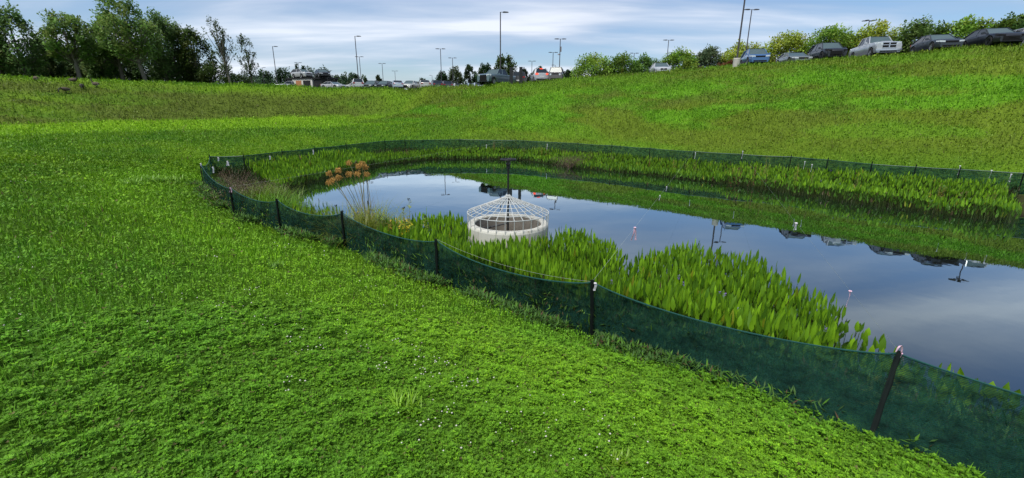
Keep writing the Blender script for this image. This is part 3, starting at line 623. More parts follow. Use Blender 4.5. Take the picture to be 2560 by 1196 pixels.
tall_weed(1012, 590, 9.6, 1.05, 6, (.60, .50, .02), (.20, .17, .05), 'yellow-leaved weed drooping over the near green fence', leafL=.17)
tall_weed(985, 590, 9.8, .9, 6, (.40, .28, .03), (.18, .14, .05), 'brownish yellow weed between the sedge clump and the yellow weed', leafL=.15)
tall_weed(935, 540, 11.4, 1.05, 4, (.30, .12, .04), (.2, .1, .05), 'reddish dry weed beside the woolgrass clump')
tall_weed(955, 550, 10.5, 1.05, 6, (.19, .30, .04), (.16, .18, .05), 'thick green weed between the dense sedge clump and the brownish yellow weed', leafL=.16)
tall_weed(890, 535, 11.6, .95, 6, (.30, .24, .07), (.24, .19, .08), 'straw-brown weed rising left of the stake in the woolgrass')
tall_weed(1035, 575, 10.2, .9, 4, (.30, .36, .05), (.22, .24, .06), 'yellow-green weed right under the tallest black-topped weed', leafL=.15)
tall_weed(850, 535, 11.0, 1.0, 2, (.16, .20, .06), (.14, .14, .05), 'small weed with dark tops behind the fence post at the clump', mdark)
tall_weed(735, 520, 12.6, 1.0, 3, (.12, .20, .05), (.12, .14, .05), 'loose green weed hanging over the water behind the fence', lean=(.2, .1))
tall_weed(1150, 640, 8.9, .7, 6, (.20, .13, .05), (.2, .13, .07), 'brown withered weeds piled against the riser foot')
tall_weed(1275, 665, 7.4, .5, 7, (.24, .12, .03), (.2, .12, .05), 'rusty dead weeds low behind the fence in front of the riser')
tall_weed(1745, 760, 5.8, .55, 6, (.30, .30, .03), (.2, .16, .05), 'yellowish weed sprouting at the foot of the biggest pickerelweed bed')
tall_weed(2215, 1000, 5.35, .62, 5, (.26, .30, .02), (.2, .22, .05), 'yellow-green weed rising behind the post with the pink bow', leafL=.15)
# brown bush in the corner
def bush(name, loc, r, h, n, col, label, leaf=.06, stemc=(.12, .08, .05), cat='bush'):
    rt = empty(name, loc); tag(rt, label, cat); m = MB(); Vv = []; T = []; C = []
    x = rng.normal(0, 1, (n, 3)); x /= np.linalg.norm(x, axis=1)[:, None]; rad = rng.random(n) ** .45
    cl = rng.integers(0, 14, n); cc = rng.normal(0, .35, (14, 3)); P = x * rad[:, None] * .62 + cc[cl]
    P[:, 0] *= r; P[:, 1] *= r; P[:, 2] = np.abs(P[:, 2] * .5 + .45) * h
    v_, t_, c_ = cards(P[:, 0], P[:, 1], P[:, 2], leaf * (.6 + .8 * rng.random(n)), leaf * .4 * (.6 + .8 * rng.random(n)), rng.random(n) * 6.28, rng.random(n) * 2.2, np.array(col) * (.55 + .8 * rng.random(n))[:, None], 'quad')
    arr_mesh('foliage', v_, t_, M['reed'], c_, rt)
    for k in range(14): a = random.random() * 6.28; m.tube([(0, 0, -.05), (math.cos(a) * r * .3, math.sin(a) * r * .3, h * .5), (math.cos(a) * r * .6, math.sin(a) * r * .6, h * .9)], [.012, .008, .004], 4)
    m.build('stems', simple('bush_stem', stemc, .8), rt); return rt
bush('brown_bush', on_ray(630, 455, 17.2), 1.15, 1.0, 4200, (.15, .115, .065), 'brown withered bush in the corner of the green fence')
bush('brown_bush', on_ray(585, 440, 18.6), .9, 1.1, 2600, (.10, .075, .045), 'darker brown bush against the fence corner post')
bush('brown_bush', on_ray(1425, 395, 27.3), 1.2, .7, 2600, (.13, .085, .055), 'brown dead growth between two far-bank pickerelweed beds')
# rusty and yellow weeds along the far fence: many single plants
far_w = [(712, 26, .8, (.20, .16, .05)), (772, 25, 1.0, (.24, .24, .05)), (850, 27, 1.0, (.24, .24, .05)), (1020, 31, .9, (.24, .14, .06)), (1235, 32.5, 1.05, (.30, .20, .08)), (1255, 32.5, 1.0, (.20, .24, .05)),
         (1312, 31.5, .9, (.22, .17, .09)), (1355, 30.5, .95, (.36, .28, .04)), (1367, 30.2, .95, (.25, .15, .08)), (1410, 29.5, .95, (.30, .28, .05)), (1475, 28.2, .9, (.24, .24, .06)), (1530, 27.5, .8, (.22, .20, .08)),
         (1622, 26.5, .8, (.30, .13, .07)), (1690, 25.6, .9, (.36, .30, .05)), (1715, 25.2, .8, (.24, .20, .06)), (1740, 25, .9, (.28, .26, .05)), (1838, 23.8, 1.0, (.36, .14, .05)), (1855, 23.6, 1.05, (.28, .14, .07)),
         (1885, 23.4, 1.05, (.28, .16, .06)), (1912, 23.3, 1.15, (.36, .22, .04)), (1925, 23.1, 1.5, (.30, .32, .05)), (2005, 22.6, 1.3, (.33, .27, .05)), (2040, 22.4, 1.1, (.24, .22, .05)), (2155, 22.2, 1.1, (.24, .24, .06)),
         (2370, 22, .9, (.45, .38, .03)), (2382, 21.9, 1.05, (.30, .22, .05)), (2440, 21.9, .9, (.26, .18, .08)), (2520, 22, .95, (.30, .30, .08))]
_lb = ['thin dry weed', 'spindly yellow weed', 'rusty leafy weed', 'straw-coloured weed', 'tall ragged weed', 'short orange weed', 'feathery pale weed']
for k, (u, d, h, c) in enumerate(far_w):
    kind_ = 'yellow' if c[0] > .3 and c[1] > .22 else 'rusty orange' if c[0] > 1.5 * c[1] else 'olive' if c[1] >= c[0] else 'tan'
    size_ = 'tall' if h > 1 else 'small' if h < .85 else 'middling'
    o = tall_weed(u, 390, d, h, 3, c, (c[0] * .7, c[1] * .7, .05), '', name='fence_weed', leafL=.12)
    o['label'] = f'{size_} {kind_} weed before the far green fence'; o['group'] = 'weeds along the far fence'
    far_w[k] = (o, u)
pl = ['just inside the fence corner', 'left of the woolgrass heads', 'above the woolgrass heads', 'beside the black far post', 'above the riser handwheel', 'next right of the handwheel', 'behind the low bed', 'near the first white ribbon', 'right beside the white ribbon',
      'left of the brown dead growth', 'right of the brown dead growth', 'above the grass reflection', 'where the far bed thins', 'below the white car', 'second below the white car', 'third below the white car', 'first of the rusty stand', 'second of the rusty stand',
      'third of the rusty stand', 'yellow end of the rusty stand', 'poking high over the fence top', 'in the leafy gap after the tall one', 'beyond the leafy gap', 'below the white pickup', 'beside the last white tags', 'over the yellow one by the tags', 'after the last white tags', 'last before the picture edge']
for (o, u), q in zip(far_w, pl): o['label'] = o['label'].replace(' before the far green fence', '') + ' at far fence ' + q

# dark lance-leaved weeds creeping along the foot of the near fence
x = []; y = []
for i in range(len(near_posts) - 1):
    a, b = np.array(near_posts[i]), np.array(near_posts[i + 1]); L = np.linalg.norm(b - a); n = int(L * 1500); t = rng.random(n); nr = np.array([(b - a)[1], -(b - a)[0]]) / L
    if in_poly(np.array([(a + nr)[0]]), np.array([(a + nr)[1]]), ring)[0]: nr = -nr
    dd = np.abs(rng.normal(0, .2, n)) + .02; k = vnoise(t * L * 1.7 + i * 7, t * 0, 15) > (.28 + dd * .5) * (1 if i < 5 else .6); P = a + (b - a) * t[:, None] + nr * dd[:, None]; x += list(P[k, 0]); y += list(P[k, 1])
x, y = np.array(x), np.array(y); n = len(x); c = np.array([.065, .15, .03]) * (.5 + .9 * rng.random(n))[:, None]; q = rng.random(n); c[q < .07] = (.11, .065, .035); c[q > .8] = (.10, .24, .02)
sz = np.clip(np.hypot(x, y) / 7, .95, 1.3)
v_, t_, c_ = cards(x, y, hz(x, y) + .16 * rng.random(n) ** 1.5, (.05 + .08 * rng.random(n)) * sz, (.012 + .012 * rng.random(n)) * sz, rng.random(n) * 6.28, .5 + 1.1 * rng.random(n), c, 'quad')
tag(arr_mesh('fence_foot_weeds', v_, t_, M['leaf'], c_), 'dark narrow-leaved weeds creeping along the foot of the near fence', 'weeds', kind='stuff')
for (u, v, n, L, col, lb) in ((1005, 1030, 120, .14, (.22, .42, .02), 'bright lime grass tuft standing out of the near lawn'), (1550, 1165, 60, .10, (.22, .40, .02), 'lime grass tuft at the bottom edge of the lawn'),
                             (690, 672, 40, .16, (.13, .28, .03), 'small pale tuft in the pale band of the lawn'), (375, 455, 120, .3, (.17, .34, .03), 'broad light patch of weeds on the lawn left of the fence corner'),
                             (420, 420, 90, .3, (.18, .35, .03), 'light green weed patch nearest the fence corner post'), (325, 462, 90, .28, (.17, .34, .03), 'light weed patch farthest left on the lawn'), (1310, 880, 34, .1, (.15, .32, .02), 'tiny bright tuft between clover flowers and the fence'),
                             (1940, 1010, 14, .2, (.13, .27, .03), 'single upright grass sprig beside the nearest mesh span')):
    g = .6
    for _ in range(8): e = at(u, v, g); g = gz(e[0], e[1])
    o = tuft('grass_tuft', (e[0], e[1], g), n, L, .014 if v > 600 else .06, col, .45, None, .7, .04 if v > 600 else .18); tag(o, lb, 'grass tuft')

# ------------------------------------------------------------------ concrete riser with its cage
mc, nt, p, o = new_mat('stained_concrete')
tc = N(nt, 'ShaderNodeTexCoord'); mpn = N(nt, 'ShaderNodeMapping'); mpn.inputs['Scale'].default_value = (9, 9, .8); nt.links.new(tc.outputs['Object'], mpn.inputs['Vector'])
no = N(nt, 'ShaderNodeTexNoise'); no.inputs['Scale'].default_value = 1.6; no.inputs['Detail'].default_value = 9; no.inputs['Roughness'].default_value = .7; nt.links.new(mpn.outputs['Vector'], no.inputs['Vector'])
cr = N(nt, 'ShaderNodeValToRGB'); e = cr.color_ramp.elements; e[0].position = .26; e[0].color = (.22, .19, .14, 1); e[1].position = .48; e[1].color = (.56, .55, .49, 1)
nt.links.new(no.outputs['Fac'], cr.inputs['Fac']); nt.links.new(cr.outputs['Color'], p.inputs['Base Color']); p.inputs['Roughness'].default_value = .9
bp = N(nt, 'ShaderNodeBump'); bp.inputs['Strength'].default_value = .3; bp.inputs['Distance'].default_value = .01; nt.links.new(no.outputs['Fac'], bp.inputs['Height']); nt.links.new(bp.outputs['Normal'], p.inputs['Normal'])
mi = simple('inner_concrete', (.27, .235, .19), .8, var=.6, scale=5)  # inner wall in a darker, mottled beige than the outside
mcage = simple('galvanised_white_bar', (.46, .48, .47), .5, var=.12, scale=30)
mblk = simple('black_iron', (.015, .015, .016), .45, var=.3, scale=20)
ris = empty('outlet_riser', (RX, RY, -.3)); tag(ris, 'round white concrete outlet riser with conical bar cage and valve handwheel', 'drain riser')
zr = 1.10
m = MB(); m.lathe([(.78, -.6), (.955, -.6), (.962, .5), (.955, zr - .06), (.94, zr - .02), (.925, zr), (.80, zr), (.785, zr - .02), (.78, zr - .05)], 64, closed=True); m.build('concrete_ring', mc, ris, smooth=False)
m = MB(); m.lathe([(.777, zr - .04), (.777, -.3), (.01, -.3)], 48); m.build('inner_lining', mi, ris)
cage = empty('cage', (0, 0, 0)); cage.parent = ris
rings_ = [(q, zr + .25 + .385 * (1 - q / .955)) for q in (.955, .80, .65, .50, .35, .21, .09)]
m = MB()
for r, z in rings_: m.ring((0, 0, z), r, .0100, 56, 6)
nr_ = 30
for k in range(nr_):
    a = 2 * math.pi * k / nr_ + .05; c, s = math.cos(a), math.sin(a)
    pts = [(c * r, s * r, z) for r, z in rings_] + [(c * .03, s * .03, zr + .66)]
    if k % 2: pts = pts[:6]
    m.tube(pts, .0088, 5)
bpy.data.objects.remove(cage)
for k in range(nr_):
    a = 2 * math.pi * k / nr_ + .05; m.tube([(math.cos(a) * .945, math.sin(a) * .945, zr - .09), (math.cos(a) * .955, math.sin(a) * .955, zr + .25)], .0085, 5)
m.build('cage', mcage, ris)
zt = CZ + 10.47 * az(1271, 399)[1] + .3
m = MB(); m.lathe([(.001, -.2), (.022, -.2), (.022, zt - .22), (.045, zt - .2), (.045, zt - .13), (.06, zt - .12), (.06, zt - .09), (.03, zt - .08), (.03, zt), (.001, zt)], 16); m.build('valve_stem', mblk, ris, smooth=False)
m = MB(); m.ring((0, 0, zt), .168, .017, 40, 8)
for k in range(5): a = k * 2 * math.pi / 5 + .4; m.bar((0, 0, zt), (math.cos(a) * .168, math.sin(a) * .168, zt), .022, .012)
m.lathe([(.001, zt - .015), (.035, zt - .015), (.035, zt + .02), (.001, zt + .02)], 12); m.build('handwheel', mblk, ris)
m = MB(); m.tube([(-.68, -.12, zr - .12), (-.5, -.05, zr - .14), (-.4, 0, zr - .12), (0, .0, zr - .02)], .02, 6); m.build('guide_arm', mblk, ris)
# stake right of the riser
m = MB(); m.bar((0, 0, -.5), (.0, 0, .62), .045); ob = m.build('stake', m_post); ob.location = on_ray(1376, 600, 9.6); ob.location.z = 0; tag(ob, 'short black stake in the water right of the riser', 'stake')

# ------------------------------------------------------------------ lines over the pond and their ribbons
mline = simple('fishing_line', (.35, .38, .35), .4, var=.05)
mpink = simple('pink_flagging', (.78, .50, .62), .6, var=.12, scale=12); mwhite = simple('faded_white_flagging', (.74, .70, .74), .6, var=.1, scale=12)
def fartop(u):
    k = min(range(len(FAR)), key=lambda i: abs(FAR[i][0] - u)); return np.array([far_posts[k][0], far_posts[k][1], 1.25])
ntop = {j: tops[nn - 1 - j] for j in range(7)}
def line(a, b, label, sagm=.03):
    m = MB(); a, b = np.array(a), np.array(b); pts = [a + (b - a) * k / 12 - np.array([0, 0, sagm * 4 * (k / 12) * (1 - k / 12)]) - a for k in range(13)]
    m.tube(pts, .0013, 3); o = m.build('string_line', mline); o.location = a; tag(o, label, 'string', 'strings stretched over the pond'); return a, b, sagm
LA = line(ntop[6] + [0, 0, .02], fartop(1855), 'thin string from the pink bow post across the water to the far fence')
LB = line(ntop[5] + [0, 0, .02], fartop(1735), 'thin string from the striped tape post across the water')
LC = line(ntop[1] + [0, 0, .02], fartop(1290), 'thin string from the post near the fence corner to the far bank behind the riser')
LD = line(ntop[4] + [0, 0, .02], ntop[5], 'thin string running behind the near fence between two posts in front of the riser', .12)
def on_line(l, t): return l[0] + (l[1] - l[0]) * t - np.array([0, 0, l[2] * 4 * t * (1 - t)])
def t_at(l, u):
    best = None
    for k in range(400):
        p = on_line(l, k / 400); q = RM.T @ (p - np.array([0, 0, CZ])); uu = 1280 + F * q[0] / -q[2]
        if best is None or abs(uu - u) < best[0]: best = (abs(uu - u), k / 400)
    return best[1]
def ribbon(p, L, w, mat, label, style='tail', yaw=0.3, s=1):
    """a knot of flagging tape with hanging tails, slightly twisted"""
    m = MB(); tails = {'tail': [(0, 0)], 'loop': [(-.18, 0), (.18, 0)], 'bow': [(-.9, .2), (.7, .1), (-.25, 0), (.45, 0)]}[style]
    for a, o_ in tails:
        vs = []; n = 6
        for k in range(n + 1):
            t = k / n; tw = .5 * math.sin(t * 2.5 + a * 3); cx_ = math.sin(a) * L * t + .01 * math.sin(t * 5); zz = -math.cos(a) * L * t
            if a < -.5 and style == 'bow': zz = L * .7 * math.sin(t * 2.6) * .9
            dx = math.cos(tw) * w / 2; dy = math.sin(tw) * w / 2; th = .0015
            vs += [(cx_ - dx, -dy, zz), (cx_ + dx, dy, zz), (cx_ + dx, dy + th, zz), (cx_ - dx, -dy + th, zz)]
        fs = []
        for k in range(n):
            b = 4 * k
            for i in range(4): fs.append((b + i, b + (i + 1) % 4, b + 4 + (i + 1) % 4, b + 4 + i))
        fs += [(3, 2, 1, 0), (4 * n, 4 * n + 1, 4 * n + 2, 4 * n + 3)]
        m.add(vs, fs)
    m.ring((0, 0, -.004), w * .42, w * .2, 8, 5)
    o = m.build('flagging_ribbon', mat); o.location = p; o.rotation_euler = (0, 0, yaw); tag(o, label, 'ribbon', 'flagging tape ribbons'); return o
ribbon(on_line(LA, t_at(LA, 2127)), .22, .034, mpink, 'pink ribbon tail hanging over open water nearest the biggest bed')
ribbon(on_line(LA, t_at(LA, 1990)), .15, .05, mwhite, 'white-pink arrow-shaped ribbon over the hillside reflection', 'loop')
ribbon(on_line(LB, t_at(LB, 1587)), .26, .045, mpink, 'pink looped ribbon hanging between two pickerelweed beds', 'loop')
ribbon(on_line(LB, t_at(LB, 1650)), .13, .03, mwhite, 'white ribbon on the string below the hillside reflection')
ribbon(on_line(LB, t_at(LB, 1667)), .13, .03, mwhite, 'small white ribbon just above another on the same string')
ribbon(tuple(ntop[6] + np.array([0, -.03, .02])), .15, .02, mpink, 'pale pink bow tied on top of the nearest black post', 'bow', .5)
ribbon(tuple(ntop[5] + np.array([.02, -.04, .0])), .11, .035, mwhite, 'white striped tape on the middle fence post', 'tail', -.3)
ribbon(tuple(ntop[1] + np.array([0, -.04, .02])), .14, .03, mpink, 'pink bow on the post where the fence turns', 'loop')
ribbon(tuple(ntop[0] + np.array([.02, -.05, .05])), .18, .05, mwhite, 'white tape on the outermost corner post')
for (u, v, d, L, st, lb) in ((533, 424, 18.6, .2, 'tail', 'white tape hanging low inside the fence corner'), (569, 408, 19.0, .16, 'loop', 'white double ribbon in front of the corner fence span'),
                             (546, 398, 20.0, .12, 'tail', 'tiny white tag highest at the fence corner'), (675, 394, 22.0, .14, 'tail', 'white tag on the fence left of the patched span'),
                             (783, 380, 25, .22, 'tail', 'white tag on the post left of the woolgrass heads'), (1216, 366, 32, .25, 'tail', 'white tag on the far fence left of the handwheel'),
                             (1368, 366, 30.5, .35, 'tail', 'white tag on the far fence right of the handwheel'), (1738, 388, 24.5, .3, 'tail', 'white tag beside the black far post below the white car'),
                             (1856, 386, 23.5, .35, 'tail', 'white tag among the rusty weeds'), (2011, 412, 22.3, .3, 'tail', 'first of two white tags below the black crossover'), (2029, 419, 22, .3, 'tail', 'second of two white tags below the black crossover'),
                             (2398, 424, 22.3, .32, 'tail', 'white tag by the yellow far weed'), (2477, 434, 21.6, .26, 'tail', 'white tag second from the picture edge'), (2526, 444, 21.4, .26, 'loop', 'white tag last before the picture edge')):
    x, y = polar(u, v, d); z = CZ + d * az(u, v)[1] + L * .4
    ribbon((x, y, z), L, .045, mwhite, lb, st)

# ------------------------------------------------------------------ light poles
mpole = simple('bronze_pole', (.055, .048, .055), .5, var=.15); mlamp = simple('lamp_housing', (.07, .07, .08), .5); mbase = simple('concrete_footing', (.42, .40, .36), .9, var=.25, scale=8, bump=.2)
def pole(x, y, h, heads, label, base=True, rz=0., group='parking lot light poles'):
    r = empty('light_pole', (x, y, gz(x, y) - .03), rz); tag(r, label, 'light pole', group)
    b0 = .0
    if base: m = MB(); m.lathe([(.001, -.3), (.3, -.3), (.3, .68), (.27, .75), (.001, .75)], 20); m.build('footing', mbase, r); b0 = .75
    m = MB(); m.box(-.13, .13, -.13, .13, b0, b0 + .04); m.tube([(0, 0, b0), (0, 0, h - .1)], [.075, .06], 10); m.build('pole', mpole, r)
    for a in heads:
        c, s = math.cos(a), math.sin(a); m = MB(); m.bar((0, 0, h - .12), (c * .35, s * .35, h - .12), .05); 
        u = Vector((c, s, 0)); n = Vector((-s, c, 0))
        vs = []
        for t, w, z0, z1 in ((.28, .10, -.17, -.08), (.42, .19, -.17, -.05), (.85, .19, -.15, -.07), (.98, .12, -.14, -.10)):
            for i, z in ((-1, z0), (1, z0), (1, z1), (-1, z1)): q = u * t + n * i * w; vs.append((q.x, q.y, h + z))
        fs = [(3, 2, 1, 0), (12, 13, 14, 15)]
        for k in range(3):
            for i in range(4): fs.append((4 * k + i, 4 * k + (i + 1) % 4, 4 * k + 4 + (i + 1) % 4, 4 * k + 4 + i))
        m.add(vs, fs); m.build('lamp_head', mlamp, r)
    return r
PI = math.pi
def pole_uv(u, v, zt, heads, label, base=True, dd=None, rz=0):
    a, t = az(u, v); d = dd or (zt - CZ) / t; x, y = d * math.sin(a), d * math.cos(a); z = CZ + d * t; return pole(x, y, z - gz(x, y) + .03, heads, label, base, rz)
pole_uv(681, 115, 14.5, [0.1], 'single-headed light pole left of the stacked car carrier')
pole_uv(745, 156, 14.5, [0, PI], 'twin-headed light pole rising behind the white car on the carrier', False)
pole_uv(655, 168, 14.3, [0.2], 'small faraway single-headed light pole before the dark treeline', False)
pole_uv(822, 176, 14.3, [0, PI], 'small twin-headed light pole behind the black car on the carrier', False)
pole_uv(887, 89, 14.5, [0.05], 'tall single-headed light pole standing at the white hatchback beside the lawn crest')
pole_uv(898, 141, 14.5, [0, PI], 'twin-headed light pole hidden close behind the tall single-headed one', False)
pole_uv(955, 158, 14.5, [0, PI], 'twin-headed light pole above the black sedan', False)
pole_uv(987, 177, 14.5, [0, PI], 'low twin-headed light pole above the silver-blue sedan', False)
pole_uv(1080, 188, 14.2, [PI], 'tiny faraway single-headed light pole above the champagne sedan', False)
pole_uv(1101, 121, 14.5, [0, PI], 'twin-headed light pole rising from the round dark tree', False)
pole_uv(1131, 144, 14.5, [0, PI], 'twin-headed light pole in front of the loose-crowned tree', False)
pole_uv(1139, 167, 14.5, [0, PI], 'short-looking twin-headed light pole peeking over the loose-crowned tree', False)
pole_uv(1251, 28, 14.55, [.15], 'tall light pole on a concrete footing before the teal pickup')
pole_uv(1330, 152, 14.5, [0, PI], 'twin-headed light pole left of the white car with brake lights', False)
pole_uv(1383, 130, 14.5, [0, PI], 'twin-headed light pole behind the boxy grey car', False)
pole_uv(1388, 162, 14.5, [PI], 'smallest single-headed light pole behind the boxy grey car', False)
pole_uv(1401, 96, 14.5, [0, PI], 'taller twin-headed light pole with a camera, behind the boxy grey car', False)
pole_uv(1586, 132, 15.2, [0, PI], 'twin-headed light pole among the round trees left of the white sedan', False)
pole_uv(1672, 99, 15.4, [0, PI], 'twin-headed light pole behind the white sedan', False)
pole_uv(1880, 22, 16.3, [0, PI], 'twin-headed light pole behind the blue car', False)
pole_uv(2174, 50, 16.9, [.5, -.5, PI + .5, PI - .5], 'four-headed light pole behind the white pickup')
pole_uv(2468, 54, 17.0, [0, PI], 'light pole half sunk in the tree crowns behind the black sedan', False)
x, y = polar(1840, 165, 49.2); pole(x, y, 9.6, [.3], 'tallest light pole on a concrete footing beside the blue car, top out of view')
a1, t1 = az(2396, 702); dd = (16.8 + CZ) / -t1; pole(dd * math.sin(a1), dd * math.cos(a1), 16.8 - gz(dd * math.sin(a1), dd * math.cos(a1)), [.9, -.5, PI + .9, PI - .5], 'four-headed light pole seen only mirrored in the pond')
# camera box on a pole
a, t = az(1401, 138); x, y = (82.2 * math.sin(a), 82.2 * math.cos(a)); m = MB(); m.box(-.45, 0, -.1, .1, 0, .18); m.box(-.1, .16, -.12, .12, .5, 1.3); o = m.build('security_camera', simple('camera_grey', (.35, .35, .36), .6)); o.location = (x, y, CZ + 82.2 * t); tag(o, 'small grey camera box fixed to the taller light pole behind the boxy car', 'camera')

# ------------------------------------------------------------------ cars
mtyre = simple('tyre_rubber', (.012, .012, .013), .85); mrim = simple('alloy_rim', (.35, .36, .37), .35, .6); mblackrim = simple('black_rim', (.02, .02, .02), .4, .3)
mgl, nt, p, o = new_mat('car_glass'); p.inputs['Base Color'].default_value = (.012, .017, .018, 1); p.inputs['Roughness'].default_value = .04; p.inputs['Specular IOR Level'].default_value = .7; p.inputs['IOR'].default_value = 1.6
mws = simple('windscreen_glass', (.065, .10, .105), .25, 0, var=.3, scale=.8, coat=.3); mlight = simple('headlight', (.62, .66, .68), .12, .2, var=.1, scale=30); mdarkp = simple('dark_plastic', (.008, .008, .009), .8, spec=.2); mtail = simple('tail_light', (.30, .012, .01), .2, coat=.5)  # windscreen base colour lightened to imitate the sky it reflects
mbrake, nt, p, o = new_mat('lit_brake_light'); p.inputs['Base Color'].default_value = (.8, .05, .03, 1); p.inputs['Emission Color'].default_value = (1, .09, .04, 1); p.inputs['Emission Strength'].default_value = .8
mplate = simple('number_plate', (.6, .62, .6), .6); mchrome = simple('chrome', (.55, .56, .57), .15, .9, var=.05)
PAINT = {}
def paint(n, c, metal=.25, rough=.3):
    if n not in PAINT: dkp = max(c) < .06; PAINT[n] = simple('paint_' + n, c, .4 if dkp else rough, 0 if dkp else metal, var=.06, scale=2, coat=.6 if dkp else 1)
    return PAINT[n]
TYPES = {   # L, W, roof z, belt z, hood z, tail z, windscreen foot, roof front, roof rear, rear-glass foot, wheel radius, ground clearance
    'sedan': (4.85, 1.84, 1.44, .93, .80, 1.0, 1.10, .28, -1.05, -2.0, .34, .22), 'coupe': (4.6, 1.86, 1.30, .86, .74, .94, .98, .15, -.85, -1.85, .34, .20),
    'suv': (4.7, 1.88, 1.68, 1.05, .95, 1.12, 1.22, .45, -1.60, -2.2, .38, .27), 'hatch': (4.2, 1.78, 1.52, .98, .92, 1.05, 1.15, .45, -1.35, -1.95, .33, .22),
    'box': (4.3, 1.82, 1.80, 1.12, 1.10, 1.15, 1.15, .85, -1.9, -2.12, .35, .27), 'pickup': (5.8, 2.04, 1.94, 1.28, 1.24, 1.26, 1.25, .60, -.75, -1.0, .41, .36)}
def car_mesh(kind, pc, rear=False, brake=False, rim=None, grille='plain', dark_front=False, two=None):
    L, W, HR, HB, HH, HT, x0, x1, x2, x3, wr, gc = TYPES[kind]; hl = L / 2; hw = W / 2; xf, xr = hl - .88, -hl + (.95 if kind != 'pickup' else 1.2)
    P = {}
    xs = sorted(set([round(q, 3) for q in list(np.linspace(-hl, hl, 15)) + [hl - .03, -hl + .03, hl - .12, -hl + .12] + [xf + wr * 1.18 * k for k in (-1, -.97, -.8, -.5, 0, .5, .8, .97, 1)] + [xr + wr * 1.18 * k for k in (-1, -.97, -.8, -.5, 0, .5, .8, .97, 1)]]))
    m = MB(); sec = []
    for x in xs:
        e = abs(x) / hl; w = hw * (1 - (.24 if kind not in ('pickup', 'box') else .12) * max(0, (e - .68) / .32) ** 2.4)
        zs = gc
        for xw in (xf, xr):
            q = (wr * 1.17) ** 2 - (x - xw) ** 2
            if q >= -1e-6: zs = max(zs, wr + math.sqrt(max(q, 0)))
        if x > x0: t = (x - x0) / (hl - x0); zt = HB + (HH - HB) * t ** .7 - (.16 if kind in ('pickup', 'box') else .24) * max(0, (t - .7) / .3) ** 2
        elif x < x3 and kind != 'pickup': t = (x3 - x) / (hl + x3); zt = HB + (HT - HB) * min(1, t * 2) - .08 * max(0, (t - .8) / .2) ** 2
        else: zt = HB if kind != 'pickup' or x > x3 else HT
        zt = max(zt, zs + .06); mid = min(max(zs + .03, HB * .72), zt - .02)
        half = [(w * .93, zs), (w * .985, zs + (mid - zs) * .35), (w, mid), (w * .965, max(mid, zt - .07)), (w * .88, zt), (0, zt + .02 * (1 if kind != 'pickup' or x > x3 else 0))]
        sec.append([(x, y, z) for y, z in half] + [(x, -y, z) for y, z in half[-2::-1]])
    n = len(sec[0]); vs = [q for s in sec for q in s]; fs = []
    for i in range(len(sec) - 1):
        for j in range(n - 1): fs.append((i * n + j, i * n + j + 1, (i + 1) * n + j + 1, (i + 1) * n + j))
    fs.append(tuple(range(n))); fs.append(tuple((len(sec) - 1) * n + j for j in range(n))[::-1]); m.add(vs, fs)
    P['body'] = (m, pc)
    m = MB(); m.box(-hl + .25, hl - .25, -hw * .86, hw * .86, gc - .02, gc + .25); m.box(xf - wr * 1.1, xf + wr * 1.1, -hw * .88, hw * .88, gc + .2, wr * 2.0); m.box(xr - wr * 1.1, xr + wr * 1.1, -hw * .88, hw * .88, gc + .2, wr * 2.0); P['underbody'] = (m, mdarkp)
    # greenhouse
    lw, uw = hw * .885, hw * .69; m = MB(); A = [(x0, -lw, HB - .01), (x0, lw, HB - .01), (x3, lw, HB - .01), (x3, -lw, HB - .01)]; B = [(x1, -uw, HR - .06), (x1, uw, HR - .06), (x2, uw, HR - .06), (x2, -uw, HR - .06)]
    xm = (x1 + x2) / 2; m.add(A + B, [(1, 2, 6, 5), (2, 3, 7, 6), (3, 0, 4, 7)]); P['windows'] = (m, mgl); m = MB(); m.add([A[0], A[1], B[1], B[0]], [(0, 1, 2, 3)]); P['windscreen'] = (m, mws)
    m = MB(); nn_ = 8; rows = []
    for k in range(nn_ + 1):
        t = k / nn_; x = x1 + .03 + (x2 - x1 - .06) * t; z = HR - .055 + .05 * math.sin(math.pi * min(1, max(0, t * .9 + .08))) ** .6
        rows.append([(x, -uw - .012, z - .03), (x, -uw * .85, z), (x, 0, z + .012), (x, uw * .85, z), (x, uw + .012, z - .03)])
    vs = [q for r_ in rows for q in r_]; fs = []
    for i in range(nn_):
        for j in range(4): fs.append((i * 5 + j, i * 5 + j + 1, (i + 1) * 5 + j + 1, (i + 1) * 5 + j))
    m.add(vs, fs)
    for s in (-1, 1):
        m.bar((x0 + .03, s * lw, HB - .03), (x1, s * uw, HR - .05), .06, .05); m.bar((x3 - .02, s * lw, HB - .03), (x2, s * uw, HR - .05), .13 if kind != 'sedan' else .09, .05)
        tB = .48; m.bar((x0 + (x3 - x0) * tB, s * (lw + .004), HB - .03), (x1 + (x2 - x1) * tB, s * (uw + .004), HR - .06), .06, .03)
        if kind in ('suv', 'box'): m.bar((x3 + .55, s * (lw + .003), HB - .03), (x2 + .45, s * (uw + .003), HR - .06), .10, .03)
        m.bar((x1, s * uw, HR - .06), (x2, s * uw, HR - .06), .05, .05)
    P['roof'] = (m, pc if two is None else two)
    if kind == 'pickup':
        m = MB(); m.box(-hl + .08, x3 - .06, -hw * .8, hw * .8, HT + .004, HT + .01); P['bed'] = (m, mdarkp)  # flat dark plate stands for the shaded hollow of the open bed
    fx = hl * 1.0; ww = hw * .84
    parts = []
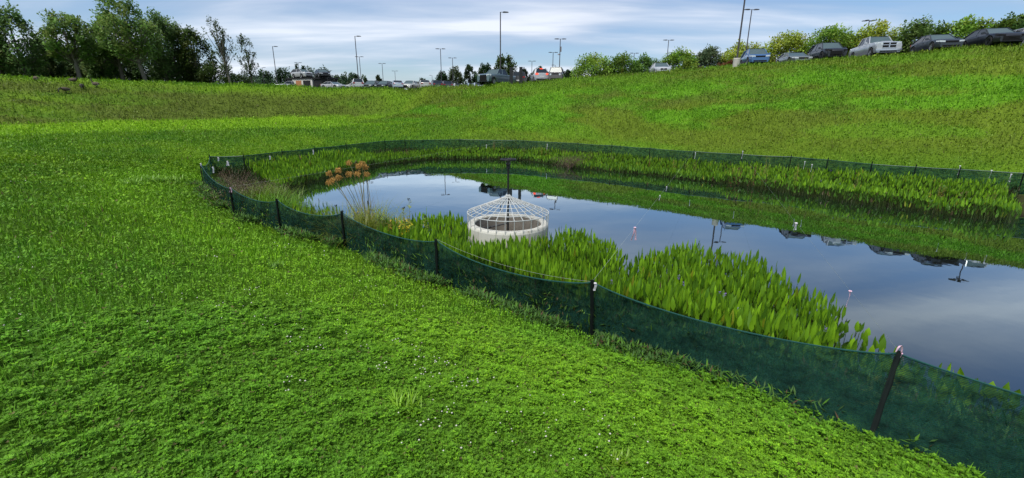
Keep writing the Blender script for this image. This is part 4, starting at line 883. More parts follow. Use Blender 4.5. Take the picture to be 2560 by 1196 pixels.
    for s in (-1, 1):
        m = MB(); z = HH - .22 if kind not in ('pickup', 'box') else HH - .27; hh = .13 if kind not in ('pickup',) else .22
        if kind == 'box': m.lathe([(.001, -.02), (.11, -.02), (.11, .05), (.001, .06)], 14, (0, 0, 0)); m.v = [(hl - .03 + q[2], s * ww * .74 + q[0], z + q[1]) for q in m.v]
        else: m.add([(hl + .012, s * ww * .56, z), (hl + .012, s * ww * .56, z + hh * .8), (hl - .02, s * ww * .98, z + hh), (hl - .02, s * ww * .98, z + .02), (hl - .34, s * hw * .965, z + hh * 1.1), (hl - .28, s * hw * .965, z + .06)], [(0, 3, 2, 1) if s > 0 else (0, 1, 2, 3), (3, 5, 4, 2) if s > 0 else (3, 2, 4, 5)])
        parts.append(('headlight', m, mlight if not dark_front else mdarkp))
        m = MB(); z = HT - .22; m.box(-hl - .015, -hl + .10, min(s * ww * .62, s * ww * 1.0), max(s * ww * .62, s * ww * 1.0), z, z + .15 if kind != 'suv' else z + .2); parts.append(('tail_light', m, mbrake if brake else mtail))
        m = MB(); m.box(x0 - .32, x0 - .12, min(s * (hw + .01), s * (hw + .17)), max(s * (hw + .01), s * (hw + .17)), HB - .01, HB + .13); m.bar((x0 - .2, s * hw * .9, HB + .02), (x0 - .2, s * (hw + .05), HB + .05), .05); parts.append(('side_mirror', m, pc if kind != 'box' else mdarkp))
        m = MB(); zz = HB - .17
        for q in (.27, .70): xx = x0 - .1 + (x3 - x0) * q; m.box(xx - .1, xx + .1, min(s * (hw * .985), s * (hw + .012)), max(s * hw * .985, s * (hw + .012)), zz, zz + .035)
        parts.append(('door_handles', m, pc))
    m = MB(); gzh = HH - .26; gw = ww * .52
    if grille == 'big': m.box(hl - .02, hl + .02, -ww * .60, ww * .60, .38, HH - .14)
    elif grille == 'cross':
        m.box(hl - .02, hl + .02, -ww * .56, ww * .56, HH - .50, HH - .1)
    elif grille == 'wreck': m.box(hl - .06, hl + .012, -ww * .70, ww * .50, .34, HH - .22); m.bar((hl - .02, ww * .5, .4), (hl + .03, ww * .72, HH - .2), .05); m.box(hl - .2, hl + .03, -ww * .3, ww * .2, .45, .55)
    elif grille == 'kidney': m.box(hl - .02, hl + .015, -.36, -.03, HH - .30, HH - .15); m.box(hl - .02, hl + .015, .03, .36, HH - .30, HH - .15)
    elif grille == 'spindle': m.add([(hl + .015, -.55, .28), (hl + .015, .55, .28), (hl + .015, .22, .6), (hl + .015, -.22, .6), (hl + .015, .4, HH - .15), (hl + .015, -.4, HH - .15)], [(0, 1, 2, 3), (3, 2, 4, 5)])
    else: m.box(hl - .02, hl + .015, -gw, gw, gzh, gzh + .13)
    m.box(hl - .04, hl + .012, -ww * .72, ww * .72, gc + .03, gc + .15); parts.append(('grille', m, mdarkp))
    if grille == 'cross':
        m = MB(); m.box(hl, hl + .035, -.04, .04, HH - .52, HH - .08); m.box(hl, hl + .035, -ww * .58, ww * .58, HH - .32, HH - .27); m.box(hl, hl + .035, -ww * .60, ww * .60, HH - .12, HH - .08); m.box(hl, hl + .035, -ww * .60, ww * .60, HH - .54, HH - .50); m.box(hl - .03, hl + .07, -hw * .93, hw * .93, .50, .64); parts.append(('chrome_trim', m, mchrome))
        m = MB(); m.box(.9, 2.2, -.35, .35, HB + .0, HB + .05); parts.append(('hood_scoop', m, pc))
    m = MB(); m.box(-hl - .012, -hl + .03, -.27, .27, .62, .76); parts.append(('number_plate', m, mplate))
    m = MB(); m.box(-hl - .014, -hl + .05, -ww * .9, ww * .9, gc + .03, gc + .2); parts.append(('rear_valance', m, mdarkp))
    if brake: m = MB(); m.box(x2 - .05, x2 + .02, -.2, .2, HR - .045, HR + .02); parts.append(('brake_light', m, mbrake))
    if kind in ('suv',):
        m = MB()
        for s in (-1, 1): m.bar((x1 - .1, s * uw * .93, HR + .04), (x2 + .1, s * uw * .93, HR + .04), .035)
        parts.append(('roof_rails', m, mdarkp))
    wh = []
    for xw in (xf, xr):
        for s in (-1, 1):
            a_ = MB(); a_.lathe([(wr * .62, -.11), (wr * .93, -.11), (wr, -.07), (wr, .07), (wr * .93, .11), (wr * .62, .11)], 20); a_.v = [(q[0], q[2], q[1]) for q in a_.v]
            b_ = MB(); b_.lathe([(.001, .06), (wr * .18, .07), (wr * .2, .05), (wr * .55, .06), (wr * .64, .10), (wr * .64, -.08)], 20); b_.v = [(q[0], s * q[2], q[1]) for q in b_.v]
            for k in range(5): an = k * 2 * math.pi / 5; b_.bar((0, s * .075, 0), (math.cos(an) * wr * .58, s * .075, math.sin(an) * wr * .58), .045)
            wh.append(((xw, s * (hw - .105), wr), a_, b_))
    return P, parts, wh, (rim or mrim)
CARMESH = {}
def car(name, pos, heading, kind, pn, pc, label, cat='car', group='cars in the lot on the bank', rz_extra=0, zoff=0, metal=.25, z=None, pitch=0, **k):
    x, y = pos; r = empty(name, (x, y, (gz(x, y) if z is None else z) + .035 + zoff), math.atan2(heading[1], heading[0])); r.rotation_euler.y = pitch; tag(r, label, cat, group)
    P, parts, wh, rim = car_mesh(kind, paint(pn, pc, metal), **k)
    for nme, (m, mt) in P.items(): m.build(nme, mt, r, smooth='angle', bevel=.035 if nme == 'body' else 0)
    for nme, m, mt in parts: m.build(nme, mt, r)
    for loc, a_, b_ in wh:
        w = empty('wheel', loc); w.parent = r; a_.build('tyre', mtyre, w, smooth=False); b_.build('rim', rim, w)
    return r
WHITE, SILV, BLK, DGR = (.50, .51, .52), (.42, .44, .46), (.006, .007, .009), (.022, .029, .038)
R1 = (-.17, -.985)
car('parked_sedan', polar(1650, 170, 58.5), (-.12, -.99), 'sedan', 'white', WHITE, 'white sedan with a two-part black grille facing the pond, below the single pole', grille='kidney')
car('parked_car', polar(1886, 150, 53.5), (-.25, -.97), 'suv', 'blue', (.045, .13, .30), 'bright blue crossover beside the concrete pole footing', grille='plain')
car('parked_coupe', polar(1984, 145, 54.8), (-.16, -.985), 'coupe', 'grey_green', (.15, .175, .165), 'low grey-green coupe half hidden by the crest beside the blue crossover', zoff=-.1)
car('parked_crossover', polar(2066, 135, 54), (-.22, -.975), 'suv', 'black', BLK, 'black crossover with a broken-open front between the coupe and the white pickup', grille='wreck', dark_front=True, rim=mblackrim)
car('parked_pickup', polar(2184, 125, 55.2), (-.27, -.96), 'pickup', 'pearl', (.44, .46, .48), 'white pickup with a large cross-barred black grille', 'pickup', grille='cross')
car('parked_sedan', polar(2338, 115, 52.7), (-.31, -.95), 'sedan', 'slate', DGR, 'dark slate sedan with clear headlights right of the white pickup', grille='plain')
car('parked_sedan', polar(2476, 105, 52.0), (-.30, -.954), 'sedan', 'black', BLK, 'black sedan with chrome window line and open front at the crest', grille='wreck', dark_front=True, rim=mblackrim)
car('parked_van', polar(2592, 95, 56), (-.33, -.94), 'box', 'white', WHITE, 'white van cut off by the picture edge behind the black sedan', 'van')
# middle of the lot
car('parked_pickup', polar(1243, 198, 60.5), (-.56, -.83), 'pickup', 'teal_grey', (.10, .155, .17), 'teal-grey pickup with black grille behind the tall pole', 'pickup', grille='big', zoff=-.02)
car('parked_pickup', polar(1298, 198, 66.5), (.04, 1), 'pickup', 'taupe', (.06, .055, .052), 'taupe pickup seen from behind between the two black pillars', 'pickup', zoff=-.1)
car('moving_car', polar(1348, 188, 62.0), (-.10, 1), 'suv', 'white', WHITE, 'white crossover seen from behind with red brake lights lit', brake=True)
car('boxy_car', polar(1391, 187, 60.5), (-.16, -.99), 'box', 'taupe_grey', (.105, .088, .08), 'boxy taupe-grey car with round headlights facing the pond', grille='plain', two=paint('dark_grey', (.045, .045, .05)))
# left part of the lot
rows_ = [(896, 82, 'suv', 'white', WHITE, 1, 'white crossover seen from behind at the foot of the tall pole', {}), (931, 80.5, 'sedan', 'olive', (.07, .085, .07), -1, 'olive-dark sedan first in the close row', {}),
         (962, 80.5, 'sedan', 'black', BLK, -1, 'black sedan second in the close row', {}), (993, 80, 'sedan', 'ice', (.45, .52, .62), 1, 'ice-blue sedan third in the close row', {}),
         (1026, 80, 'sedan', 'cream', (.62, .62, .56), -1, 'cream sedan with a dark hourglass grille', dict(grille='spindle')), (1060, 78, 'sedan', 'champagne', (.50, .49, .44), 1, 'champagne sedan seen from behind, nearest of its row', {}),
         (1090, 84, 'suv', 'navy', (.03, .04, .06), 1, 'navy crossover beside the champagne sedan', {}), (1115, 86, 'suv', 'graphite', (.06, .06, .07), 1, 'graphite crossover below the round dark tree', {}),
         (1142, 90, 'hatch', 'white', WHITE, 1, 'low white hatchback after the graphite crossover', {}), (1161, 96, 'suv', 'graphite', (.06, .06, .07), 1, 'dark little crossover behind the low white hatchback', {}),
         (1176, 92, 'suv', 'skyblue', (.30, .38, .52), 1, 'sky-blue crossover before the teal pickup', {}), (1191, 88, 'hatch', 'ice', (.45, .52, .62), 1, 'ice-blue hatchback right against the teal pickup nose', {}),
         (833, 84, 'coupe', 'white', WHITE, -1, 'white coupe below the black carried car', {}), (724, 92, 'sedan', 'white', WHITE, -1, 'white sedan peeping over the crest left of the carrier', {}), (744, 93, 'suv', 'black', BLK, -1, 'black crossover half hidden behind the carrier ramp', {}),
         (886, 88, 'sedan', 'cream', (.62, .62, .56), -1, 'cream sedan hood left of the tall pole', {})]
for (u, d, kind, pn, pc, hd, lb, kw) in rows_:
    x, y = polar(u, 210, d); th = .45 if hd > 0 else -.25
    h = (-.30, .95) if hd > 0 else (-.12, -.99)
    if u == 833: h = (.85, -.5)
    if u in (724, 886): h = (-.9, -.45)
    car('parked_car', (x, y), h, kind, pn, pc, lb, zoff=0, **kw)
# car carrier with two cars on its upper deck
cx0, cy0 = polar(781, 213, 90.); cg = gz(cx0, cy0); hdv = np.array([.93, -.36]); hdv /= np.linalg.norm(hdv)
car_r = empty('car_carrier', (cx0, cy0, cg + .03), math.atan2(hdv[1], hdv[0])); tag(car_r, 'car carrier trailer with dark deck above white side panels and a wooden door', 'trailer')
mdk = simple('dark_steel', (.02, .02, .022), .6, .2); mwp = simple('white_panel', (.62, .60, .55), .7, var=.2); mwd = simple('wooden_door', (.40, .18, .08), .8, var=.25)
m = MB(); m.box(-4.4, 4.6, -1.2, 1.2, 1.75, 1.95)
for xx in (-4.3, 4.4):
    for s in (-1.1, 1.1): m.bar((xx, s, .3), (xx, s, 1.8), .14)
m.bar((-4.4, -1.15, 2.0), (-5.6, -1.15, .3), .14); m.bar((-4.4, 1.15, 2.0), (-5.6, 1.15, .3), .14); m.build('upper_deck', mdk, car_r)
m = MB(); m.box(-3.3, 1.1, -1.1, 1.1, .25, 1.74); m.build('white_cabin', mwp, car_r); m = MB(); m.box(-2.5, -1.3, -1.13, -1.09, .28, 1.5); m.build('door', mwd, car_r); m = MB(); m.box(-.9, .7, -1.13, -1.09, .4, 1.5); m.build('dark_opening_plate', mdk, car_r)  # last box is a dark plate imitating the unlit inside of an opening
m = MB(); m.box(1.3, 4.3, -1.0, 1.0, .5, 1.6); m.build('lower_load', mdk, car_r)
for xx in (-3.6, 1.8, 3.4):
    for s in (-1, 1): w = MB(); w.lathe([(.001, -.14), (.46, -.14), (.48, 0), (.46, .14), (.001, .14)], 18); w.v = [(q[0] + xx, q[2] + s * 1.05, q[1] + .48) for q in w.v]; w.build('wheel', mtyre, car_r)
def onc(t): return cx0 + hdv[0] * t, cy0 + hdv[1] * t
car('carried_car', onc(-2.1), tuple(hdv * .98 + np.array([.0, -.25])), 'hatch', 'white', WHITE, 'white hatchback riding on the upper deck of the carrier', z=cg + 1.95)
car('carried_car', onc(2.4), tuple(hdv + np.array([-.35, -.5])), 'sedan', 'black', BLK, 'black sedan riding at the front of the carrier', z=cg + 1.95, zoff=-.05)
# two black pillars
for (u, lb) in ((1278, 'black rectangular pillar beside the teal pickup'), (1302, 'black rectangular pillar farther from the teal pickup')):
    d = 56.5; x, y = polar(u, 205, d); zt_ = CZ + d * az(u, 169 if u < 1290 else 168)[1]; g = gz(x, y)
    m = MB(); m.box(-.19, .19, -.13, .13, -.2, zt_ - g - .05); m.box(-.21, .21, -.15, .15, zt_ - g - .05, zt_ - g); o = m.build('pillar', mblk, bevel=.015); o.location = (x, y, g); tag(o, lb, 'pillar', 'black pillars at the lot entry')

# ------------------------------------------------------------------ geese on the far-left crest
mgs = simple('goose_brown', (.085, .065, .045), .9, var=.4, scale=25); mgn = simple('goose_black', (.012, .012, .012), .7); mgw = simple('goose_white', (.5, .48, .44), .8)
def goose(x, y, rz, neck, label, s=1.0):
    r = empty('goose', (x, y, gz(x, y)), rz); r.scale = (s, s, s); tag(r, label, 'goose', 'geese grazing on the crest')
    nk = {'up': [(.26, 0, .42), (.33, 0, .55), (.33, 0, .70), (.36, 0, .76), (.44, 0, .75)], 'down': [(.28, 0, .38), (.40, 0, .38), (.47, 0, .25), (.50, 0, .12), (.55, 0, .06)], 'rest': [(.24, 0, .36), (.30, 0, .46), (.32, 0, .54), (.35, 0, .58), (.43, 0, .57)]}[neck]
    m = MB(); m.tube([(-.42, 0, .36), (-.30, 0, .34), (-.15, 0, .32), (.05, 0, .32), (.2, 0, .35)] + nk, [.015, .07, .135, .16, .12, .06, .04, .035, .045, .012], 12); m.build('body', mgs, r, smooth=True)
    m = MB(); m.tube([(nk[0][0] + .01, 0, nk[0][2] + .01)] + nk[1:], [.062, .042, .038, .048, .013], 10); m.build('neck', mgn, r, smooth=True)
    m = MB(); m.tube([(-.30, 0, .30), (-.12, 0, .27), (.02, 0, .29)], [.05, .11, .10], 10); m.build('belly', mgw, r, smooth=True)
    for q in (-1, 1): m = MB(); m.tube([(0, q * .05, .2), (.0, q * .055, .02)], .012, 5); m.box(-.02, .09, q * .055 - .03, q * .055 + .03, 0, .015); m.build('leg', mgn, r)
    return r
for (u, v, z_, rz, nk, lb) in ((90, 198, 6.0, 2.6, 'down', 'pale-bellied goose grazing apart, farthest from the others'), (158, 204, 5.6, -1.8, 'down', 'goose with pale back stooping just below the crest line'), (183, 198, 6.05, .2, 'rest', 'broad mottled goose sitting on the crest line'),
                              (201, 202, 5.8, -.9, 'down', 'dark goose feeding head down beside the sitting one'), (237, 203, 5.95, 3.0, 'up', 'goose with raised neck nearest the leaning trunks')):
    e = polar(u, v, {90: 70, 158: 66.5, 183: 70, 201: 68, 237: 69}[u])
    goose(e[0], e[1], rz, nk, lb, 1.25)

# ------------------------------------------------------------------ trees
mbark = simple('bark', (.13, .11, .09), .9, var=.35, scale=4, bump=.3); mbark2 = simple('pale_bark', (.14, .12, .10), .85, var=.3, scale=4)
def crown_mesh(name, kind, seed, col, n_cl=70, per=46, leaf=.30):
    g = np.random.default_rng(seed)
    # clump centres in a unit crown (radius 1, height 0..1)
    if kind == 'round':
        a = g.normal(0, 1, (n_cl, 3)); a /= np.linalg.norm(a, axis=1)[:, None]; rr = .55 + .42 * g.random(n_cl) ** .7; c = a * rr[:, None]; c[:, 2] = .46 + .46 * c[:, 2]; c[:, :2] *= np.sqrt(np.clip(1.15 - np.abs(c[:, 2] - .42) * .9, .25, 1))[:, None]; cr_ = .20 + .10 * g.random(n_cl)
    elif kind == 'wood':
        z = g.random(n_cl) ** .9; R = (.35 + .65 * np.sin(np.pi * np.clip(z * .85 + .12, 0, 1))) * (.5 + .5 * g.random(n_cl)); th = g.random(n_cl) * 6.283; sh = .25 * np.sin(th * 2 + seed); c = np.c_[R * np.cos(th), R * np.sin(th), z * .93 + .04 + .05 * sh]; cr_ = .15 + .16 * g.random(n_cl)
    elif kind == 'sparse':
        z = .12 + .86 * g.random(n_cl); R = (.25 + .6 * np.sin(np.pi * z)) * g.random(n_cl) ** .6; th = g.random(n_cl) * 6.283; c = np.c_[R * np.cos(th), R * np.sin(th), z]; cr_ = .09 + .08 * g.random(n_cl)
    elif kind == 'cone':
        z = g.random(n_cl) ** 1.3; R = (1 - z * .9) * (.45 + .55 * g.random(n_cl)); th = g.random(n_cl) * 6.283; c = np.c_[R * np.cos(th), R * np.sin(th), z * .95]; cr_ = .18 + .1 * g.random(n_cl)
    n = n_cl * per; k = np.repeat(np.arange(n_cl), per); d = g.normal(0, 1, (n, 3)); d /= np.linalg.norm(d, axis=1)[:, None]; P = c[k] + d * (cr_[k] * g.random(n) ** .4)[:, None] * np.array([1, 1, .62])
    return c, P, k, g
def tree(u, vt, d, wpx, kind, seed, label, col, trunk_frac=.25, lean=0., trunk_r=.16, u_top=None, group=None, cat='tree', name='tree', per=None, n_cl=None, leaf=.28, bark=None, hmul=1, varc=.5):
    x, y = polar(u, 210, d); g0 = gz(x, y); H = max(1.5, CZ + d * az(u if u_top is None else u_top, vt)[1] - g0) * hmul; a0 = az(u, 210)[0]; Wm = wpx / F * math.cos(a0) ** 2 * d; Rw = Wm / 2 / (math.cos(a0) ** .5)
    r = empty(name, (x, y, g0 - .1)); tag(r, label, cat, group)
    n_cl = n_cl or {'round': 75, 'wood': 95, 'sparse': 48, 'cone': 60}[kind]; per = per or {'round': 70, 'wood': 70, 'sparse': 26, 'cone': 60}[kind]
    c, P, k, g = crown_mesh('c', kind, seed, col, n_cl, per)
    hb = H * trunk_frac; S = np.array([Rw, Rw, H - hb]); dxl = 0 
    sx, sy = math.cos(a0), -math.sin(a0)                       # across the line of sight
    def place(Q):
        Q = Q * S + np.array([0, 0, hb]); t = Q[:, 2] / H; return Q + np.c_[t * lean * H * sx, t * lean * H * sy, 0 * t]
    Pw = place(P); cw = place(c); n = len(Pw)
    tint = (1 - varc / 2 + varc * g.random(n_cl))[k]; yl = (.25 * (g.random(n_cl) ** 2))[k]; base = np.array(col)
    C = base * (tint * (.72 + .5 * g.random(n)))[:, None]; C[:, 0] += base[1] * yl * .8
    v_, t_, c_ = cards(Pw[:, 0], Pw[:, 1], Pw[:, 2], leaf * (.6 + .8 * g.random(n)), leaf * .62 * (.6 + .8 * g.random(n)), g.random(n) * 6.283, .4 + 2.0 * g.random(n), C, 'quad')
    arr_mesh('crown', v_, t_, M['tree'], c_, r)
    m = MB(); top = np.array([lean * H * .92 * sx, lean * H * .92 * sy, H * .92]); ts = [0, .15, .35, .55, .75, 1]
    pts = [top * t + np.array([g.normal(0, .06) * (0 < t < 1), g.normal(0, .06) * (0 < t < 1), 0]) for t in ts]
    m.tube([pts[0] + np.array([0, 0, -.3])] + pts[1:], [trunk_r * q for q in (1.15, 1, .85, .65, .42, .12)], 8)
    big = np.argsort(-np.hypot(c[:, 0], c[:, 1]))[:26]
    for q in big:
        e = cw[q]; t = max(.1, min(.85, (e[2] / H) * .62)); b = top * t / .92 * .92; mid = (b + e) / 2 + np.array([0, 0, -.04 * H * g.random()]); m.tube([b, mid, e], [trunk_r * .42 * (1 - t * .5), trunk_r * .25, trunk_r * .08], 5)
    m.build('trunk', bark or mbark, r, smooth=True)
    return r
WD = (.125, .235, .068); WD2 = (.165, .290, .070); DK = (.100, .185, .066)
G1 = 'trees of the wood on the left crest'
for (u, vt, d, w, kd, tf, ln, col, ut, lb) in (
    (-40, 35, 92, 130, 'wood', .1, .0, WD, None, 'dark tree cut by the left picture edge'), (12, 66, 90, 60, 'wood', .15, -.02, WD, None, 'narrow dark tree just inside the left picture edge'), (72, 26, 90, 120, 'wood', .08, -.05, WD, None, 'broad dark tree with a domed top, second tall one of the wood'),
    (130, 108, 95, 80, 'wood', .05, 0, DK, None, 'low dark tree filling the dip in the wood outline'), (204, 40, 88, 120, 'wood', .38, -.06, WD2, None, 'lighter green tree with a pale leaning bare trunk'), (262, 70, 94, 90, 'wood', .1, 0, WD, None, 'dense tree behind the pale leaning trunk'),
    (312, 42, 92, 90, 'wood', .35, -.04, WD2, None, 'tree with a brown trunk left of the tallest one'), (368, -2, 86, 135, 'wood', .34, -.14, WD2, 330, 'tallest tree of the wood leaning over a long bare trunk'), (418, 42, 92, 110, 'wood', .1, -.03, WD, None, 'full tree right of the tallest one'),
    (450, 60, 95, 100, 'wood', .06, -.03, WD, None, 'yellowish-topped full tree in the middle of the wood'), (500, 78, 92, 95, 'wood', .05, -.04, (.065, .12, .025), None, 'last dense tree at the open end of the wood')):
    tree(u, vt, d, w, kd, 100 + u, lb, col, tf, ln, .26 if tf > .3 else .2, ut, G1, bark=mbark2 if 'pale' in lb or 'long bare' in lb else mbark, leaf=.38)
for i, (u, vt, d, w, lb) in enumerate(((30, 158, 99, 110, 'leftmost'), (95, 150, 101, 130, 'second'), (170, 140, 101, 130, 'third'), (240, 138, 102, 130, 'fourth'), (310, 135, 102, 130, 'fifth'), (385, 130, 102, 130, 'sixth'), (455, 128, 100, 130, 'seventh'))):
    tree(u, vt, d, w, 'wood', 300 + i, f'dark understorey thicket under the wood, {lb} from the left picture edge', DK, .0, 0, .1, None, 'dark thickets under the wood', cat='thicket', name='thicket', leaf=.4)
tree(540, 148, 90, 90, 'round', 401, 'low rounded tree at the open end of the wood', (.060, .115, .026), .02, 0, .12, None, G1)
tree(600, 182, 96, 70, 'round', 402, 'low bush between the twin-trunked and the slender tree', (.045, .09, .025), .0, 0, .1, None, G1, cat='bush', name='bush')
tree(577, 44, 84, 80, 'sparse', 403, 'thin twin-trunked tree with sparse leaves standing alone', (.085, .13, .05), .22, -.10, .17, 553, None, bark=mbark2, n_cl=44)
tree(574, 62, 84.4, 30, 'sparse', 404, 'second bare trunk of the sparse pair, with a dead top', (.085, .13, .05), .5, -.04, .14, 562, None, bark=mbark2, n_cl=12)
tree(632, 88, 88, 60, 'sparse', 405, 'slender loose-leaved tree standing alone before the distant treeline', (.075, .13, .05), .12, -.06, .12, 618, None, n_cl=64, per=26)
# distant dark treeline: single trees
fl = [(640, 184, 50), (663, 180, 40), (690, 176, 45), (712, 174, 42), (735, 178, 30), (746, 166, 16), (762, 168, 20), (778, 174, 40), (800, 180, 30), (812, 175, 36), (838, 186, 40), (850, 192, 34), (866, 182, 32), (885, 188, 34), (904, 186, 30), (914, 196, 22)]
wn = ['beside the slender tree', 'before the smallest far pole', 'left of the single-headed pole', 'right of the single-headed pole', 'above the white peeping sedan', 'pointed one behind the carrier pole', 'pointed one above the carried white hatchback', 'rounded one above the carried white hatchback', 'over the gap between the carried cars',
      'above the carried black sedan', 'right of the carried black sedan', 'lower one right of the carried black sedan', 'above the white coupe', 'left of the tall single-headed pole', 'right of the tall single-headed pole', 'last low one by the olive sedan']
for i, ((u, vt, w), q) in enumerate(zip(fl, wn)):
    tree(u, vt, 175 + (i % 3) * 8, w * 1.25, 'cone' if w < 25 else ('round', 'wood')[i % 2], 500 + i, 'distant dark tree, ' + q, (.050, .105, .045), .0, 0, .2, None, 'trees of the distant treeline', leaf=.7, per=26)
G2 = 'small trees in the middle of the lot'
for (u, vt, d, w, kd, col, lb) in ((946, 190, 125, 22, 'sparse', (.07, .11, .05), 'tiny loose tree left of the pole above the black sedan'), (992, 202, 140, 26, 'round', (.05, .09, .04), 'tiny low tree behind the ice-blue sedan'), (1056, 196, 130, 32, 'sparse', (.06, .10, .05), 'tiny thin tree above the champagne sedan'),
                                  (1108, 178, 118, 38, 'round', (.035, .085, .028), 'compact dark tree with a pole above it'), (1140, 172, 118, 44, 'wood', (.075, .12, .045), 'loose-crowned paler tree between two poles'), (1175, 163, 112, 40, 'sparse', (.06, .11, .045), 'thin ragged tree left of the fan-shaped one'),
                                  (1196, 182, 120, 36, 'round', (.045, .085, .03), 'low tree right behind the fan-shaped one'), (1213, 163, 100, 42, 'wood', (.04, .10, .035), 'fan-shaped tree above the teal pickup nose'), (1262, 144, 92, 56, 'wood', (.070, .13, .035), 'bigger green tree behind the tall pole and the teal pickup'),
                                  (1308, 174, 110, 26, 'wood', (.05, .085, .05), 'bluish tree right of the black pillars'), (1334, 184, 112, 30, 'wood', (.04, .08, .035), 'low tree left of the car with brake lights'), (1350, 166, 105, 32, 'round', (.06, .095, .045), 'brownish tree over the car with brake lights'), (1422, 172, 100, 34, 'round', (.04, .085, .035), 'small round tree right of the boxy car')):
    tree(u, vt, d, w, kd, 600 + u, lb, col, .05, 0, .1, None, G2, leaf=.40, per=55, n_cl=60 if kd == 'sparse' else None)
G3 = 'round trees behind the right half of the lot'
GR = (.140, .255, .034); GY = (.23, .30, .042); GD = (.075, .160, .030)
for (u, vt, d, w, col, lb) in ((1482, 131, 96, 84, GR, 'first round tree right of the boxy car'), (1552, 130, 98, 72, (.085, .17, .025), 'second round tree with a light young sapling in front'), (1614, 136, 104, 62, GD, 'third, looser round tree left of the white sedan'),
                              (1692, 120, 94, 78, GR, 'round tree directly behind the white sedan'), (1768, 112, 98, 70, (.080, .125, .06), 'greyish loose tree between the white sedan and the tall pole'), (1856, 96, 96, 96, GY, 'yellowish round tree behind the two poles'), (1953, 76, 90, 100, GY, 'yellow-green round tree above the low coupe'),
                              (2055, 60, 88, 112, GR, 'round tree above the black crossover'), (2165, 54, 88, 118, GY, 'yellowish round tree behind the four-headed pole'), (2277, 47, 86, 104, (.075, .14, .032), 'darker round tree right of the white pickup'), (2392, 41, 86, 110, GR, 'round tree above the dark slate sedan'),
                              (2500, 34, 86, 100, (.085, .16, .025), 'round tree above the black sedan roof'), (2560, 30, 84, 100, (.06, .125, .03), 'round tree cut by the right picture edge')):
    tree(u, vt, d, w * 1.16, 'round', 700 + u, lb, tuple(q * 1.5 for q in col), .04, 0, .2, None, G3, leaf=.36, n_cl=110, per=90)
for i, (u, vt, w) in enumerate(((1520, 160, 70), (1585, 165, 70), (1640, 172, 60), (1725, 165, 60), (1905, 140, 70), (2005, 120, 80), (2110, 108, 80), (2222, 100, 80), (2335, 85, 90), (2445, 70, 90), (2540, 66, 80))):
    tree(u, vt + 16, 108, w * .95, 'round', 900 + i, 'low dark tree filling the gap ' + ['before the second round tree', 'at the pole among the round trees', 'left of the white sedan', 'right of the white sedan', 'behind the blue crossover', 'behind the low coupe', 'behind the black crossover', 'behind the white pickup', 'behind the slate sedan', 'behind the half-sunk pole', 'near the right picture edge'][i],
         (.065, .135, .030), .0, 0, .12, None, 'low dark trees between the round ones', leaf=.6, per=60)
tree(1554, 168, 88, 16, 'cone', 950, 'small bright yellow-green sapling in front of the second round tree', (.17, .25, .03), 0, 0, .05, leaf=.25, name='sapling', n_cl=26, per=24)
for (u, vt, d, w, lb) in ((1745, 163, 66, 40, 'dark red shrub low beside the greyish loose tree'), (1800, 156, 60, 40, 'orange-red shrub left of the concrete footing'), (1823, 154, 58, 26, 'red-green shrub against the concrete footing')):
    tree(u, vt, d, w, 'round', 960 + u, lb, (.22, .085, .04) if u > 1750 else (.13, .07, .05), 0, 0, .05, leaf=.16, name='shrub', cat='shrub', n_cl=30, per=40)

# ------------------------------------------------------------------ sky and sun
SUN_EL, SUN_AZ = 62, 215      # degrees; azimuth from +Y clockwise
w = bpy.data.worlds.new('World'); SC.world = w; w.use_nodes = True; nt = w.node_tree; bg = nt.nodes['Background']
sky = N(nt, 'ShaderNodeTexSky', sky_type='NISHITA'); sky.sun_disc = False; sky.sun_elevation = math.radians(SUN_EL); sky.sun_rotation = math.radians(SUN_AZ); sky.air_density = 1.2; sky.dust_density = .6; sky.ozone_density = 2.2
tc = N(nt, 'ShaderNodeTexCoord'); sp = N(nt, 'ShaderNodeSeparateXYZ'); nt.links.new(tc.outputs['Generated'], sp.inputs[0])
def mth(op, a, b=None, c=None):
    n = N(nt, 'ShaderNodeMath', operation=op)
    for i, q in enumerate((a, b, c)):
        if q is None: continue
        if isinstance(q, (int, float)): n.inputs[i].default_value = q
        else: nt.links.new(q, n.inputs[i])
    return n.outputs[0]
zc = mth('ADD', mth('ABSOLUTE', sp.outputs['Z']), .13); px = mth('DIVIDE', sp.outputs['X'], zc); py = mth('DIVIDE', sp.outputs['Y'], zc)
cb = N(nt, 'ShaderNodeCombineXYZ'); nt.links.new(px, cb.inputs[0]); nt.links.new(py, cb.inputs[1])
mpp = N(nt, 'ShaderNodeMapping'); mpp.inputs['Rotation'].default_value = (0, 0, math.radians(-38)); mpp.inputs['Scale'].default_value = (.42, 1.25, 1); mpp.inputs['Location'].default_value = (3.1, 1.7, 0); nt.links.new(cb.outputs[0], mpp.inputs['Vector'])
n1 = N(nt, 'ShaderNodeTexNoise'); n1.inputs['Scale'].default_value = 1.0; n1.inputs['Detail'].default_value = 7; n1.inputs['Roughness'].default_value = .52; n1.inputs['Distortion'].default_value = .35; nt.links.new(mpp.outputs['Vector'], n1.inputs['Vector'])
n2 = N(nt, 'ShaderNodeTexNoise'); n2.inputs['Scale'].default_value = .45; n2.inputs['Detail'].default_value = 3; nt.links.new(cb.outputs[0], n2.inputs['Vector'])
s = mth('ADD', mth('MULTIPLY', n1.outputs['Fac'], .62), mth('MULTIPLY', n2.outputs['Fac'], .38))
rmp = N(nt, 'ShaderNodeValToRGB'); e = rmp.color_ramp.elements; e[0].position = .36; e[0].color = (0.0,) * 3 + (1,); e[1].position = .60; e[1].color = (.92,) * 3 + (1,); nt.links.new(s, rmp.inputs['Fac'])
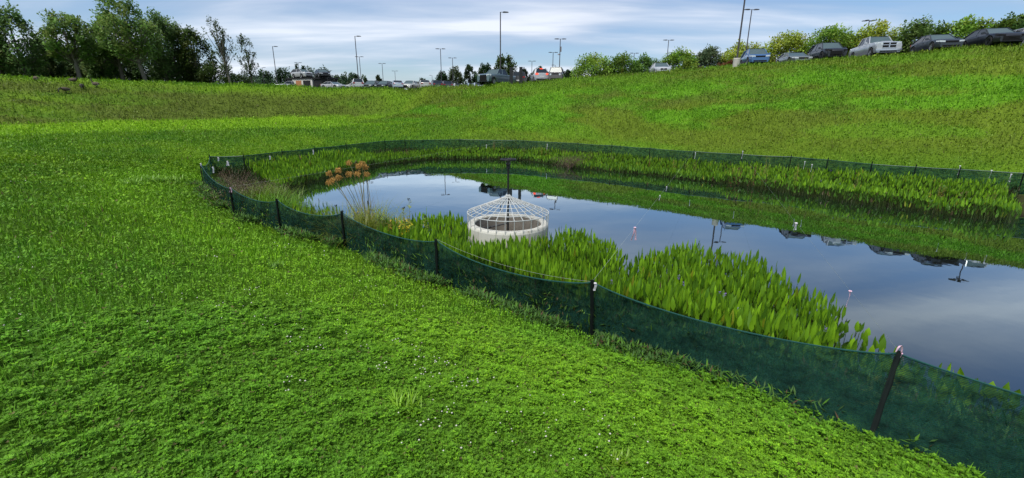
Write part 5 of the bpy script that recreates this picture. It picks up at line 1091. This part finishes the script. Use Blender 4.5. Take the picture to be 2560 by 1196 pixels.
cc = N(nt, 'ShaderNodeMix', data_type='RGBA'); cc.inputs['A'].default_value = (3.3, 4.0, 5.3, 1); cc.inputs['B'].default_value = (6.9, 7.3, 8.1, 1); cs_ = N(nt, 'ShaderNodeMapRange'); cs_.inputs['From Min'].default_value = .38; cs_.inputs['From Max'].default_value = .66; nt.links.new(n1.outputs['Fac'], cs_.inputs['Value']); nt.links.new(cs_.outputs['Result'], cc.inputs['Factor'])
ovh = N(nt, 'ShaderNodeMapRange'); ovh.inputs['From Min'].default_value = .22; ovh.inputs['From Max'].default_value = .5; ovh.inputs['To Min'].default_value = 1; ovh.inputs['To Max'].default_value = .5; nt.links.new(sp.outputs['Z'], ovh.inputs['Value'])   # overhead cloud colour dimmed to keep its mirror image in the pond dark
cd = N(nt, 'ShaderNodeMix', data_type='RGBA', blend_type='MULTIPLY'); cd.inputs['Factor'].default_value = 1; nt.links.new(cc.outputs['Result'], cd.inputs['A']); nt.links.new(ovh.outputs['Result'], cd.inputs['B'])
mxs = N(nt, 'ShaderNodeMix', data_type='RGBA'); nt.links.new(rmp.outputs['Color'], mxs.inputs['Factor']); tn = N(nt, 'ShaderNodeMix', data_type='RGBA', blend_type='MULTIPLY'); tn.inputs['Factor'].default_value = 1; tn.inputs['B'].default_value = (.70, .80, .97, 1); nt.links.new(sky.outputs['Color'], tn.inputs['A']); nt.links.new(tn.outputs['Result'], mxs.inputs['A']); nt.links.new(cd.outputs['Result'], mxs.inputs['B'])
nt.links.new(mxs.outputs['Result'], bg.inputs['Color']); bg.inputs['Strength'].default_value = .066
sl = bpy.data.lights.new('sun', 'SUN'); sl.energy = 2.1; sl.angle = math.radians(28); sl.color = (1, .96, .88); so = bpy.data.objects.new('sun', sl); COL.objects.link(so)
el, a_ = math.radians(SUN_EL), math.radians(SUN_AZ); dv = Vector((math.cos(el) * math.sin(a_), math.cos(el) * math.cos(a_), math.sin(el))); so.rotation_euler = dv.to_track_quat('Z', 'Y').to_euler()
so.location = (0, 0, 60)
SC.view_settings.view_transform = 'Standard'; SC.view_settings.look = 'None'; SC.view_settings.exposure = 1.05; SC.view_settings.gamma = 1
SC.cycles.max_bounces = 6; SC.cycles.transparent_max_bounces = 12; SC.cycles.diffuse_bounces = 3; SC.cycles.glossy_bounces = 3
SC.cycles.use_denoising = True
